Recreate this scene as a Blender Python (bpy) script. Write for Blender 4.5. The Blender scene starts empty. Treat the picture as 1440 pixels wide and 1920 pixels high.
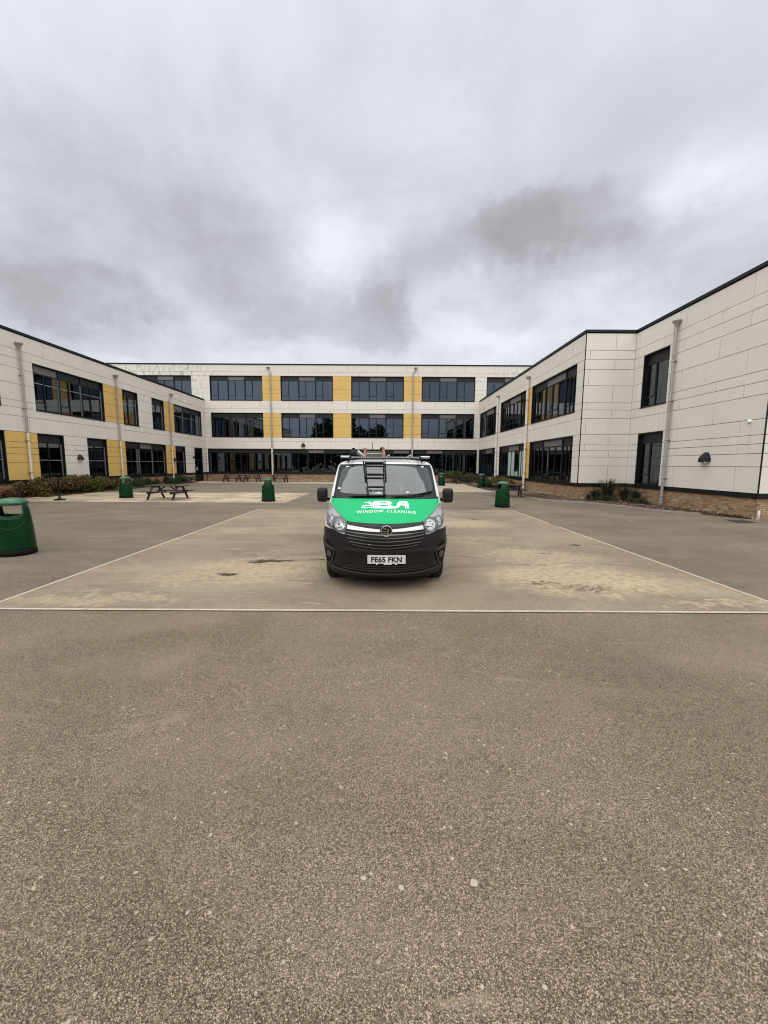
import bpy, bmesh, math, random
import numpy as np
from mathutils import Vector, Matrix, noise as mnoise
from mathutils.geometry import delaunay_2d_cdt
random.seed(7); rng = np.random.default_rng(7)
R = math.radians
SC = bpy.context.scene
COL = SC.collection

# ------------------------------------------------------------------ camera
cam_d = bpy.data.cameras.new('camera'); cam = bpy.data.objects.new('camera', cam_d); COL.objects.link(cam)
cam_d.sensor_fit = 'VERTICAL'; cam_d.sensor_height = 36.0; cam_d.lens = 36.0 * 750 / 1920
cam_d.clip_start = 0.05; cam_d.clip_end = 3000
EYE = 1.88
P_, RO, YA = R(6.77), R(.32), R(-.10)
def _cv(x, y, w):
    c, s = math.cos(RO), math.sin(RO); x, y = x*c - y*s, x*s + y*c
    d = Vector((x, y*math.sin(P_) + w*math.cos(P_), y*math.cos(P_) - w*math.sin(P_)))
    c, s = math.cos(YA), math.sin(YA)
    return Vector((d.x*c - d.y*s, d.x*s + d.y*c, d.z))
cx_, cy_, cz_ = _cv(1, 0, 0), _cv(0, 1, 0), -_cv(0, 0, 1)
M = Matrix((cx_, cy_, cz_)).transposed().to_4x4(); M.translation = (0, 0, EYE)
cam.matrix_world = M
SC.camera = cam

# ------------------------------------------------------------------ view, render
SC.view_settings.view_transform = 'Standard'; SC.view_settings.look = 'None'
SC.view_settings.gamma = 1; SC.view_settings.use_curve_mapping = False
SC.view_settings.exposure = 0.95
SC.cycles.use_denoising = True; SC.cycles.pixel_filter_type = 'BLACKMAN_HARRIS'; SC.cycles.filter_width = 1.1
SC.cycles.max_bounces = 8; SC.cycles.diffuse_bounces = 3; SC.cycles.glossy_bounces = 4
SC.cycles.transparent_max_bounces = 12; SC.cycles.transmission_bounces = 4
SC.cycles.sample_clamp_indirect = 4; SC.cycles.caustics_reflective = False; SC.cycles.caustics_refractive = False

# ------------------------------------------------------------------ node helpers
class NT:
    def __init__(s, nt): s.t = nt; s.n = nt.nodes; s.l = nt.links
    def N(s, typ, **kw):
        n = s.n.new(typ)
        for k, v in kw.items():
            if k.startswith('i_'):
                key = k[2:]; key = int(key) if key.isdigit() else key.replace('_', ' ')
                s.put(n.inputs[key], v)
            else: setattr(n, k, v)
        return n
    def put(s, sock, v):
        if hasattr(v, 'outputs'): v = v.outputs[0]
        if isinstance(v, bpy.types.NodeSocket): s.l.new(v, sock)
        else:
            if isinstance(v, tuple) and len(v) == 3 and sock.type == 'RGBA': v = v + (1,)
            sock.default_value = v
    def math(s, op, a, b=0.0, c=None, clamp=False):
        n = s.n.new('ShaderNodeMath'); n.operation = op; n.use_clamp = clamp
        s.put(n.inputs[0], a); s.put(n.inputs[1], b)
        if c is not None: s.put(n.inputs[2], c)
        return n.outputs[0]
    def vmath(s, op, a, b=(0, 0, 0), out=0):
        n = s.n.new('ShaderNodeVectorMath'); n.operation = op
        s.put(n.inputs[0], a)
        if op == 'SCALE': s.put(n.inputs['Scale'], b)
        else: s.put(n.inputs[1], b)
        return n.outputs['Value'] if op in ('LENGTH', 'DOT_PRODUCT', 'DISTANCE') else n.outputs[0]
    def mix(s, f, a, b, blend='MIX'):
        n = s.n.new('ShaderNodeMix'); n.data_type = 'RGBA'; n.blend_type = blend; n.clamp_factor = True
        s.put(n.inputs[0], f); s.put(n.inputs[6], a); s.put(n.inputs[7], b)
        return n.outputs[2]
    def ramp(s, f, stops, interp='LINEAR'):
        n = s.n.new('ShaderNodeValToRGB'); r = n.color_ramp; r.interpolation = interp
        while len(r.elements) < len(stops): r.elements.new(.5)
        for e, (p, c) in zip(r.elements, stops):
            e.position = p; e.color = (c, c, c, 1) if isinstance(c, (int, float)) else tuple(c) + (1,)
        s.put(n.inputs[0], f); return n.outputs[0]
    def noise(s, vec, scale, detail=4, rough=.5, dist=0, out=0):
        n = s.n.new('ShaderNodeTexNoise'); s.put(n.inputs['Vector'], vec)
        n.inputs['Scale'].default_value = scale; n.inputs['Detail'].default_value = detail
        n.inputs['Roughness'].default_value = rough; n.inputs['Distortion'].default_value = dist
        return n.outputs[out]
    def smooth(s, v, a, b, lo=0., hi=1.):
        n = s.n.new('ShaderNodeMapRange'); n.interpolation_type = 'SMOOTHSTEP'
        s.put(n.inputs[0], v); n.inputs[1].default_value = a; n.inputs[2].default_value = b
        n.inputs[3].default_value = lo; n.inputs[4].default_value = hi
        return n.outputs[0]

# ------------------------------------------------------------------ world: overcast sky
SUN_EL, SUN_AZ = R(66), R(190)          # azimuth measured from +Y clockwise
world = bpy.data.worlds.new('World'); SC.world = world; world.use_nodes = True
w = NT(world.node_tree); w.n.clear()
out = w.N('ShaderNodeOutputWorld'); bg = w.N('ShaderNodeBackground'); w.l.new(bg.outputs[0], out.inputs[0])
bg.inputs[1].default_value = 0.10
sky = w.N('ShaderNodeTexSky', sky_type='NISHITA', sun_disc=False, sun_elevation=SUN_EL, sun_rotation=SUN_AZ)
sky.dust_density = 3.0
tc = w.N('ShaderNodeTexCoord')
d = w.vmath('NORMALIZE', tc.outputs['Generated'])
sep = w.N('ShaderNodeSeparateXYZ'); w.l.new(d, sep.inputs[0])
zup = w.math('MAXIMUM', sep.outputs[2], 0.0)
den = w.math('ADD', zup, 0.16)
comb = w.N('ShaderNodeCombineXYZ'); w.put(comb.inputs[0], w.math('DIVIDE', sep.outputs[0], den)); w.put(comb.inputs[1], w.math('DIVIDE', sep.outputs[1], den)); comb.inputs[2].default_value = .7
pl = comb.outputs[0]
warp = w.vmath('SCALE', w.vmath('SUBTRACT', w.noise(pl, .8, 3, .5, 0, 1), (.5, .5, .5)), .6)
pw = w.vmath('ADD', pl, warp)
nb = w.noise(pw, .7, 6, .5, .1)
nf = w.noise(w.vmath('MULTIPLY', pw, (1.0, .75, 1)), 1.6, 6, .52, .1)
cl = w.math('ADD', w.math('MULTIPLY', nb, .6), w.math('MULTIPLY', nf, .4))
dens = w.smooth(cl, .36, .64, 0., .8)
def dirv(px, py):
    v = _cv((px-720)/750, -(py-960)/750, 1); v.normalize(); return v
dw = w.vmath('ADD', d, w.vmath('SCALE', w.vmath('SUBTRACT', w.noise(d, 5.5, 6, .62, 0, 1), (.5, .5, .5)), .22))
mott = w.noise(dw, 6.5, 7, .6, .2)
def blob(px, py, rx, ry, amt, lo=.15, hi=1.3):
    c = dirv(px, py); rt = c.cross(Vector((0, 0, 1))).normalized(); up = rt.cross(c).normalized()
    df = w.vmath('SUBTRACT', dw, tuple(c))
    a = w.math('DIVIDE', w.vmath('DOT_PRODUCT', df, tuple(rt)), rx); b = w.math('DIVIDE', w.vmath('DOT_PRODUCT', df, tuple(up)), ry)
    r2 = w.math('SQRT', w.math('ADD', w.math('MULTIPLY', a, a), w.math('MULTIPLY', b, b)))
    return w.math('MULTIPLY', w.smooth(r2, lo, hi, amt, 0.), w.smooth(mott, .25, .7, .6, 1.15))
acc = dens
for bl in [(1045, 408, .20, .085, .75, .5, 1.0), (1010, 440, .22, .09, .45), (960, 470, .32, .09, .40), (720, 575, .08, .10, .45), (560, 590, .16, .07, .35), (150, 545, .34, .13, .55), (120, 560, .24, .06, .45, .5, 1.05), (700, 590, .10, .07, .35, .5, 1.05), (430, 480, .15, .12, .45), (300, 390, .26, .12, .45), (60, 330, .3, .14, .25), (1290, 480, .30, .12, .3), (30, 560, .2, .12, .3), (620, 640, .28, .05, .3), (560, 260, .3, .16, .2)]:
    acc = w.math('ADD', acc, blob(*bl))
for bl in [(520, 385, .22, .13, -.42), (640, 480, .12, .09, -.35), (1215, 375, .15, .05, -.5), (900, 560, .16, .05, -.4), (400, 610, .1, .05, -.35), (760, 120, .4, .25, -.25), (830, 640, .3, .04, -.45)]:
    acc = w.math('ADD', acc, blob(*bl))
fine = w.math('MULTIPLY', w.math('SUBTRACT', w.noise(pw, 2.6, 8, .6, .2), .5), 1.0)
acc = w.math('MAXIMUM', w.math('ADD', w.math('MULTIPLY', w.math('ADD', acc, fine), 1.25), -.16), 0.0)
acc = w.math('SUBTRACT', 1.0, w.math('POWER', 2.71828, w.math('MULTIPLY', acc, -.78)))
ccol = w.ramp(acc, [(0, (4.45, 4.62, 4.88)), (.3, (3.85, 4.0, 4.34)), (.6, (3.05, 3.08, 3.35)), (1, (1.7, 1.65, 1.72))])
skyc = w.mix(.97, sky.outputs[0], ccol)
below = w.smooth(sep.outputs[2], -.05, .0, 1., 0.)
skyc = w.mix(below, skyc, (1.2, 1.05, .85))
w.l.new(skyc, bg.inputs[0])
# ------------------------------------------------------------------ sun (soft, overcast)
sd = bpy.data.lights.new('sun', 'SUN'); sd.energy = 1.5; sd.angle = R(105); sd.color = (1, .965, .91)
sun = bpy.data.objects.new('sun', sd); COL.objects.link(sun)
sdir = Vector((math.sin(SUN_AZ)*math.cos(SUN_EL), math.cos(SUN_AZ)*math.cos(SUN_EL), math.sin(SUN_EL)))
sun.rotation_euler = sdir.to_track_quat('Z', 'Y').to_euler(); sun.location = (0, 0, 40)

# ------------------------------------------------------------------ materials
def mat(name, col=(.5, .5, .5), rough=.6, metal=0., spec=.5, fn=None, coat=0.):
    m = bpy.data.materials.new(name); m.use_nodes = True; t = NT(m.node_tree)
    b = t.n['Principled BSDF']; b.inputs['Base Color'].default_value = tuple(col) + (1,)
    b.inputs['Roughness'].default_value = rough; b.inputs['Metallic'].default_value = metal
    b.inputs['Specular IOR Level'].default_value = spec; b.inputs['Coat Weight'].default_value = coat
    b.inputs['Coat Roughness'].default_value = .05
    if fn: fn(t, b)
    return m
def wpos(t): return t.N('ShaderNodeNewGeometry').outputs['Position']
def bump(t, b, h, strength=.3, dist=.01):
    n = t.N('ShaderNodeBump'); n.inputs['Strength'].default_value = strength; n.inputs['Distance'].default_value = dist
    t.put(n.inputs['Height'], h); t.l.new(n.outputs[0], b.inputs['Normal'])
def dirty_or_lit(col, col2, scale=3., amt=.5, island=0., rough=None):
    def fn(t, b):
        p = wpos(t); n1 = t.noise(p, scale, 6, .6)
        f = t.math('MULTIPLY', t.smooth(n1, .42, .75), amt)
        c = t.mix(f, tuple(col), tuple(col2))
        if island:
            r = t.N('ShaderNodeNewGeometry').outputs['Random Per Island']
            v = t.math('ADD', t.math('MULTIPLY', t.math('SUBTRACT', r, .5), island), 1.)
            c = t.vmath('SCALE', c, v)
        t.put(b.inputs['Base Color'], c)
    return fn

def asphalt_fn(base, dark, light, chip=.9, dust=None, sandy=None, pits=None):
    def fn(t, b):
        p = wpos(t)
        pf = t.vmath('MULTIPLY', p, (1, 1, 0))
        vo = t.N('ShaderNodeTexVoronoi'); t.put(vo.inputs['Vector'], t.vmath('ADD', pf, t.vmath('SCALE', t.noise(pf, 60, 2, .5, 0, 1), .006))); vo.inputs['Scale'].default_value = 215
        s1 = t.N('ShaderNodeSeparateColor'); t.l.new(vo.outputs['Color'], s1.inputs[0])
        c = t.ramp(s1.outputs[0], [(0, tuple(x*(1-chip*.80) for x in base)), (.3, tuple(x*(1-chip*.35) for x in base)), (.6, tuple(x*(1+chip*.12) for x in base)), (.85, tuple(x*(1+chip*.75) for x in base)), (1, tuple(x*(1+chip*1.6) for x in base))])
        gap = t.smooth(vo.outputs['Distance'], .35, .75)
        c = t.mix(t.math('MULTIPLY', gap, .65*chip), c, tuple(x*.35 for x in base))
        v2 = t.N('ShaderNodeTexVoronoi'); t.put(v2.inputs['Vector'], pf); v2.inputs['Scale'].default_value = 42
        s2 = t.N('ShaderNodeSeparateColor'); t.l.new(v2.outputs['Color'], s2.inputs[0])
        c = t.mix(t.math('MULTIPLY', t.smooth(s2.outputs[1], .980, .99), t.smooth(v2.outputs['Distance'], .45, .25)), c, tuple(light))
        # patchy wear on the scale of feet and metres
        n1 = t.noise(pf, 1.1, 7, .65); n2 = t.noise(t.vmath('MULTIPLY', pf, (.35, 1., 1)), .55, 5, .6); n3 = t.noise(pf, 14, 4, .65)
        k = t.math('ADD', t.math('ADD', t.math('MULTIPLY', n1, .34), t.math('MULTIPLY', n2, .46)), t.math('MULTIPLY', n3, .34))
        c = t.vmath('SCALE', c, t.math('ADD', k, .43))
        c = t.vmath('SCALE', c, t.smooth(t.noise(pf, .45, 5, .6, .6), .38, .6, .90, 1.06))
        tint = t.noise(pf, .8, 3, .5); c = t.mix(t.math('MULTIPLY', t.smooth(tint, .45, .65), .25), c, t.vmath('MULTIPLY', c, (1.08, .96, .95)))
        if dust:
            col, amt = dust
            dn = t.noise(t.vmath('MULTIPLY', pf, (.45, 1.15, 1)), .75, 8, .62, .8)
            c = t.mix(t.math('MULTIPLY', t.smooth(dn, .46, .72), amt), c, tuple(col))
            dn2 = t.noise(t.vmath('MULTIPLY', pf, (.5, 2.2, 1)), 1.6, 8, .66, 1.2)
            c = t.mix(t.math('MULTIPLY', t.smooth(dn2, .60, .68), amt*.8), c, tuple(x*1.35 for x in col))
        wv = t.vmath('SCALE', t.vmath('SUBTRACT', t.noise(pf, 3.2, 7, .7, 0, 1), (.5, .5, .5)), 1.5)
        pq = t.vmath('ADD', pf, wv)
        def spot(x, y, rx, ry, lo=.5, hi=1.1, vec=pq):
            q = t.vmath('MULTIPLY', t.vmath('SUBTRACT', vec, (x, y, 0)), (1/rx, 1/ry, 0))
            return t.smooth(t.vmath('LENGTH', q), lo, hi, 1., 0.)
        for (x, y, rx, ry, am) in (sandy or []):
            s_ = t.math('MULTIPLY', spot(x, y, rx, ry), am)
            s_ = t.math('MULTIPLY', s_, t.smooth(t.noise(pf, 9, 5, .7), .32, .6))
            c = t.mix(s_, c, (.50, .385, .25))
        wv2 = t.vmath('ADD', pf, t.vmath('SCALE', t.vmath('SUBTRACT', t.noise(pf, 8, 6, .7, 0, 1), (.5, .5, .5)), .45))
        for (x, y, rx, ry, brk) in (pits or []):
            s_ = spot(x, y, rx, ry, .6, 1.0, wv2)
            if brk: s_ = t.math('MULTIPLY', s_, t.smooth(t.noise(pf, 13, 5, .7), .44, .56))
            c = t.mix(t.math('MULTIPLY', s_, .8 if brk else .92), c, (.075, .055, .034) if brk else (.035, .028, .018))
        t.put(b.inputs['Base Color'], c)
        bump(t, b, t.math('ADD', t.math('MULTIPLY', gap, -1), s1.outputs[0]), .55*chip, .004)
    return fn
MAT = {}
MAT['asphalt'] = mat('asphalt', rough=.9, spec=.25, fn=asphalt_fn((.226, .184, .128), (.05, .045, .04), (.5, .43, .33), 1., ((.28, .224, .155), .38)))
MAT['asphalt_side'] = mat('asphalt_side', rough=.9, spec=.25, fn=asphalt_fn((.178, .150, .108), (.05, .045, .04), (.45, .39, .3), .8, ((.26, .215, .156), .5)))
MAT['court'] = mat('court', rough=.88, spec=.25, fn=asphalt_fn((.250, .203, .145), (.05, .045, .04), (.45, .39, .3), .5, ((.37, .295, .198), .7),
    sandy=[(3.2, 6.5, 1.7, 1.15, .75), (4.4, 6.1, 1.5, .5, .35), (2.4, 8.6, 1.2, .5, .35), (3.3, 8.1, 1.5, .8, .45), (-2.3, 7.2, 1.6, .7, .5), (-2.9, 6.4, 1.4, .5, .5), (-3.9, 5.35, 1.5, .3, .5), (-1.6, 6.7, .9, .4, .4), (2.6, 12.6, 1.6, .9, .55), (2.2, 10.2, 1.4, .3, .4), (-2.5, 14.6, 1.8, .8, .3), (4.6, 5.3, .9, .15, .6)],
    pits=[(3.15, 5.98, .55, .24, 1), (2.55, 6.22, .35, .12, 1), (-2.12, 7.62, .50, .11, 0), (-2.38, 7.5, .24, .08, 0), (-2.62, 6.65, .21, .13, 0), (-2.75, 8.15, .14, .05, 1), (3.45, 8.4, .2, .12, 1), (4.55, 9.3, .17, .09, 0), (-1.25, 7.75, .22, .04, 0), (3.15, 13.8, .16, .12, 0), (2.9, 7.4, .5, .06, 1), (1.6, 8.0, .5, .05, 1), (-1.7, 12.2, .4, .06, 1), (1.55, 10.6, .25, .04, 0)]))
MAT['path'] = mat('path', rough=.9, fn=dirty_or_lit((.40, .335, .25), (.22, .19, .15), 1.2, .8))
def slab_fn(t, b):
    oi = t.N('ShaderNodeObjectInfo').outputs['Random']
    p = wpos(t); n = t.noise(t.vmath('MULTIPLY', p, (.6, 1.6, 1)), 1.3, 6, .65)
    c = t.mix(oi, (.54, .44, .31), (.26, .205, .14)); c = t.mix(t.math('MULTIPLY', t.smooth(n, .45, .7), .6), c, (.24, .19, .135))
    t.put(b.inputs['Base Color'], c); bump(t, b, t.noise(p, 60, 3), .15, .003)
MAT['slab'] = mat('paving_slab', rough=.88, fn=slab_fn)
MAT['line'] = mat('line_paint', rough=.7, fn=lambda t, b: t.put(b.inputs['Base Color'], t.mix(t.smooth(t.noise(wpos(t), 18, 7, .8), .50, .68), (.50, .44, .335), (.25, .20, .145))))
def panel_fn(base, alt, stain):
    def fn(t, b):
        p = wpos(t); oi = t.N('ShaderNodeObjectInfo').outputs['Random']
        c = t.mix(t.math('MULTIPLY', oi, .5), tuple(base), tuple(alt))
        n = t.noise(p, .7, 6, .6); c = t.mix(t.math('MULTIPLY', t.smooth(n, .42, .7), .20), c, tuple(x*.82 for x in base))
        sp = t.N('ShaderNodeSeparateXYZ'); t.l.new(p, sp.inputs[0])
        st = t.noise(t.vmath('MULTIPLY', p, (2.6, 2.6, .35)), 1.6, 6, .65)
        c = t.mix(t.math('MULTIPLY', t.smooth(st, .54, .75), .38), c, tuple(x*.72 for x in base))
        if stain:   # lichen streaks high on the far left of the back block, faint ones right
            st2 = t.noise(t.vmath('MULTIPLY', p, (3.2, 1, .9)), 1.4, 8, .75)
            m1 = t.smooth(sp.outputs[0], -17.5, -21.5, 0., 1.)
            m3 = t.smooth(sp.outputs[0], 11., 13.5, 0., .5)
            m = t.math('MULTIPLY', t.math('ADD', m1, m3), t.smooth(sp.outputs[2], 8.8, 10.2))
            m = t.math('MULTIPLY', m, t.smooth(sp.outputs[1], 44.9, 44.95))
            c = t.mix(t.math('MULTIPLY', t.math('MULTIPLY', m, t.smooth(st2, .50, .60)), .6), c, (.17, .15, .11))
        t.put(b.inputs['Base Color'], c)
        bump(t, b, t.noise(p, 40, 3), .06, .003)
    return fn
MAT['panel'] = mat('cladding_cream', rough=.55, spec=.3, fn=panel_fn((.77, .73, .66), (.725, .68, .605), True))
MAT['yellow'] = mat('cladding_yellow', rough=.55, spec=.3, fn=panel_fn((.72, .48, .155), (.67, .445, .14), False))
MAT['backing'] = mat('cavity_dark', (.035, .033, .03), .9)
MAT['frame'] = mat('window_frame', (.008, .0085, .011), .45, spec=.3)
MAT['lit_edge'] = mat('lit_casement_edge', (.33, .34, .35), .35, metal=.4)  # pale grey paints the lit sides of the window frames
MAT['spandrel'] = mat('spandrel_dark', (.018, .018, .019), .5, spec=.3)
MAT['spandrel_light'] = mat('spandrel_grey', (.15, .145, .138), .45)
def glass_fn(refl=.12, tint=(.55, .6, .66), extra=0):
    def make(name, ior=1.5):
        m = bpy.data.materials.new(name); m.use_nodes = True; t = NT(m.node_tree); t.n.clear()
        o = t.N('ShaderNodeOutputMaterial'); mx = t.N('ShaderNodeMixShader'); tr = t.N('ShaderNodeBsdfTransparent'); gl = t.N('ShaderNodeBsdfGlossy')
        gl.inputs['Roughness'].default_value = .006; gl.inputs['Color'].default_value = (.74, .86, 1, 1); tr.inputs[0].default_value = tint + (1,)
        fr = t.N('ShaderNodeFresnel'); fr.inputs[0].default_value = ior
        f = t.math('ADD', t.math('MULTIPLY', fr.outputs[0], 1.1), refl, clamp=True)
        t.put(mx.inputs[0], f); t.l.new(tr.outputs[0], mx.inputs[1]); t.l.new(gl.outputs[0], mx.inputs[2]); t.l.new(mx.outputs[0], o.inputs[0])
        n = t.noise(wpos(t), 1.3, 2); bm = t.N('ShaderNodeBump'); bm.inputs['Strength'].default_value = .05; bm.inputs['Distance'].default_value = .02
        t.put(bm.inputs['Height'], n); t.l.new(bm.outputs[0], gl.inputs['Normal'])
        return m
    return make
MAT['glass'] = glass_fn(.085, (.30, .34, .42))('window_glass')
MAT['vglass'] = glass_fn(.075, (.97, .99, .97))('windscreen_glass')
for n_ in MAT['vglass'].node_tree.nodes:
    if n_.type == 'BSDF_GLOSSY': n_.inputs['Color'].default_value = (.92, .97, .94, 1)
MAT['film'] = mat('frosted_film', (.42, .52, .47), .5)
MAT['room'] = mat('room_paint', (.30, .29, .28), .9)
MAT['roomdark'] = mat('room_floor', (.06, .06, .065), .9)
MAT['paper'] = mat('paper', (.75, .75, .72), .8)
MAT['black'] = mat('black_trim', (.007, .008, .009), .5, spec=.3)
MAT['roof'] = mat('roof_membrane', (.18, .18, .18), .9)
MAT['pipe'] = mat('downpipe_grey', rough=.42, metal=.2, fn=dirty_or_lit((.40, .375, .35), (.26, .24, .22), 2.5, .8))
MAT['pipelight'] = mat('downpipe_pale', rough=.45, fn=dirty_or_lit((.76, .72, .65), (.58, .54, .47), 2.5, .7))
def brick_fn(t, b):
    r = t.N('ShaderNodeNewGeometry').outputs['Random Per Island']; p = wpos(t)
    c = t.ramp(r, [(0, (.24, .145, .08)), (.3, (.33, .21, .115)), (.6, (.38, .25, .14)), (.85, (.42, .29, .17)), (1, (.48, .37, .25))])
    n = t.noise(p, 2.2, 6, .65); c = t.mix(t.math('MULTIPLY', t.smooth(n, .5, .75), .45), c, (.22, .16, .10))
    n = t.noise(p, 70, 4, .6); c = t.mix(t.math('MULTIPLY', t.smooth(n, .4, .7), .25), c, (.28, .17, .09))
    sp = t.N('ShaderNodeSeparateXYZ'); t.l.new(p, sp.inputs[0])
    ef = t.math('MULTIPLY', t.smooth(t.noise(p, 3, 5, .7), .52, .62), t.smooth(sp.outputs[2], .05, .3, .7, 0.))
    c = t.mix(ef, c, (.62, .57, .47))
    t.put(b.inputs['Base Color'], c); bump(t, b, n, .3, .004)
MAT['brick'] = mat('buff_brick', rough=.85, spec=.2, fn=brick_fn)
MAT['mortar'] = mat('mortar', (.20, .155, .11), .95)
MAT['kerb'] = mat('kerb', rough=.9, fn=dirty_or_lit((.34, .30, .25), (.2, .17, .14), 4, .6))
MAT['grit'] = mat('grit', (.42, .36, .27), .9)
MAT['soil'] = mat('soil', rough=1, fn=dirty_or_lit((.075, .05, .032), (.03, .022, .016), 7, .8))
MAT['litter'] = mat('leaf_litter', rough=.95, fn=lambda t, b: t.put(b.inputs['Base Color'], t.ramp(t.N('ShaderNodeNewGeometry').outputs['Random Per Island'], [(0, (.03, .018, .01)), (.5, (.11, .06, .03)), (.85, (.2, .12, .06)), (.93, (.42, .35, .27)), (1, (.5, .45, .38))])))
def leaf_mat(name, stops):
    def fn(t, b):
        r = t.N('ShaderNodeNewGeometry').outputs['Random Per Island']
        p = wpos(t); n = t.noise(p, 2.6, 3, .6)
        c = t.ramp(t.math('ADD', t.math('MULTIPLY', r, .55), t.math('MULTIPLY', n, .5), clamp=True), stops)
        t.put(b.inputs['Base Color'], c)
    return mat(name, rough=.62, spec=.3, fn=fn)
MAT['leaf_mixed'] = leaf_mat('leaves_mixed', [(0, (.012, .016, .006)), (.35, (.03, .034, .011)), (.5, (.13, .13, .025)), (.62, (.15, .10, .03)), (.75, (.10, .04, .018)), (.9, (.05, .02, .012)), (1, (.25, .17, .11))])
MAT['leaf_red'] = leaf_mat('leaves_reddish', [(0, (.03, .022, .012)), (.4, (.085, .04, .02)), (.7, (.13, .075, .03)), (1, (.22, .12, .08))])
MAT['leaf_dark'] = leaf_mat('leaves_dark', [(0, (.012, .018, .010)), (.5, (.03, .045, .018)), (.85, (.055, .075, .03)), (1, (.12, .12, .08))])
MAT['leaf_green'] = leaf_mat('leaves_green', [(0, (.012, .02, .007)), (.4, (.04, .055, .014)), (.62, (.17, .18, .035)), (.78, (.09, .055, .02)), (.9, (.05, .03, .014)), (1, (.25, .2, .12))])
MAT['leaf_blade'] = leaf_mat('blade_leaves', [(0, (.014, .017, .010)), (.5, (.035, .040, .022)), (.85, (.075, .07, .045)), (1, (.14, .12, .08))])
MAT['stem'] = mat('stem', (.06, .042, .028), .9)
MAT['bin'] = mat('bin_green', rough=.26, spec=.25, fn=dirty_or_lit((.0006, .030, .010), (.002, .042, .016), 2.2, .7))
MAT['binlid'] = mat('bin_lid_green_highlight', rough=.5, spec=.5, fn=dirty_or_lit((.012, .10, .05), (.12, .25, .17), 5, .8))  # paler green patches paint a highlight into the lid colour
MAT['binline'] = mat('bin_emboss', (.02, .09, .045), .45)
MAT['binbase'] = mat('bin_base', (.006, .006, .005), .7, spec=.2)
MAT['wood'] = mat('table_brown', rough=.7, fn=dirty_or_lit((.022, .015, .012), (.045, .03, .022), 6, .8, .35))
MAT['woodtop'] = mat('table_top_weathered', rough=.7, fn=dirty_or_lit((.06, .045, .036), (.11, .085, .07), 5, .8))
MAT['cover'] = mat('iron_cover', (.05, .045, .038), .6, metal=.4)
# van
def vpaint(c):
    def fn(t, b):
        p = wpos(t); n = t.noise(p, 5, 6, .65); t.put(b.inputs['Base Color'], t.mix(t.math('MULTIPLY', t.smooth(n, .45, .75), .12), tuple(c), tuple(x*.7 for x in c)))
        t.put(b.inputs['Roughness'], t.math('ADD', t.math('MULTIPLY', n, .2), .2))
    return fn
MAT['white'] = mat('van_white', rough=.25, coat=.5, fn=vpaint((.80, .80, .79)))
MAT['green'] = mat('van_green_wrap', rough=.3, coat=.0, spec=.25, fn=vpaint((.002, .42, .14)))
MAT['bumper'] = mat('bumper_plastic', rough=.45, spec=.25, fn=dirty_or_lit((.011, .009, .010), (.018, .017, .016), 5, .5))
MAT['vblack'] = mat('van_black', (.004, .004, .005), .35, spec=.3)
MAT['lip'] = mat('bumper_highlight_lip', (.035, .034, .034), .4)
MAT['fogglass'] = mat('fog_lamp_glass', (.01, .01, .01), .15)
MAT['matt'] = mat('matt_black', (.004, .004, .004), .75, spec=.15)
MAT['chrome'] = mat('chrome', (.48, .48, .47), .28, metal=1.)
MAT['slat'] = mat('grille_slat', (.16, .145, .13), .3, metal=.7)
MAT['lampbase'] = mat('headlamp_housing', (.05, .05, .052), .15, spec=.6, coat=1.)
MAT['lampgrey'] = mat('headlamp_upper', (.30, .295, .29), .25, spec=.6, coat=1.)
def lens_fn(t, b):
    v = t.N('ShaderNodeTexVoronoi'); t.put(v.inputs['Vector'], wpos(t)); v.inputs['Scale'].default_value = 38
    s = t.N('ShaderNodeSeparateColor'); t.l.new(v.outputs['Color'], s.inputs[0])
    t.put(b.inputs['Base Color'], t.ramp(s.outputs[0], [(0, (.06, .06, .06)), (.4, (.3, .3, .3)), (.6, (.65, .65, .63)), (1, (.9, .9, .88))]))
    bump(t, b, s.outputs[1], .8, .02)
MAT['lens'] = mat('headlamp_reflector', rough=.2, metal=.6, fn=lens_fn, coat=1.)
MAT['vinyl'] = mat('vinyl_white', (.85, .87, .86), .4)
MAT['plate'] = mat('number_plate', rough=.45, fn=dirty_or_lit((.66, .665, .66), (.45, .45, .44), 16, .5))
MAT['ink'] = mat('plate_ink', (.008, .008, .009), .6)
MAT['seat'] = mat('seat_fabric', (.025, .026, .03), .9)
MAT['dash'] = mat('dashboard', (.05, .052, .052), .7)
MAT['bulk'] = mat('bulkhead', (.82, .85, .83), .8)
MAT['rubber'] = mat('rubber', (.012, .012, .012), .85)
MAT['alu'] = mat('aluminium', rough=.35, metal=.8, fn=dirty_or_lit((.55, .55, .54), (.3, .3, .3), 12, .6))
MAT['copper'] = mat('roller_pink', rough=.5, fn=dirty_or_lit((.50, .24, .17), (.32, .14, .1), 12, .5))
MAT['board'] = mat('rack_board', rough=.8, fn=dirty_or_lit((.17, .15, .10), (.09, .08, .05), 9, .6))

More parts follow.
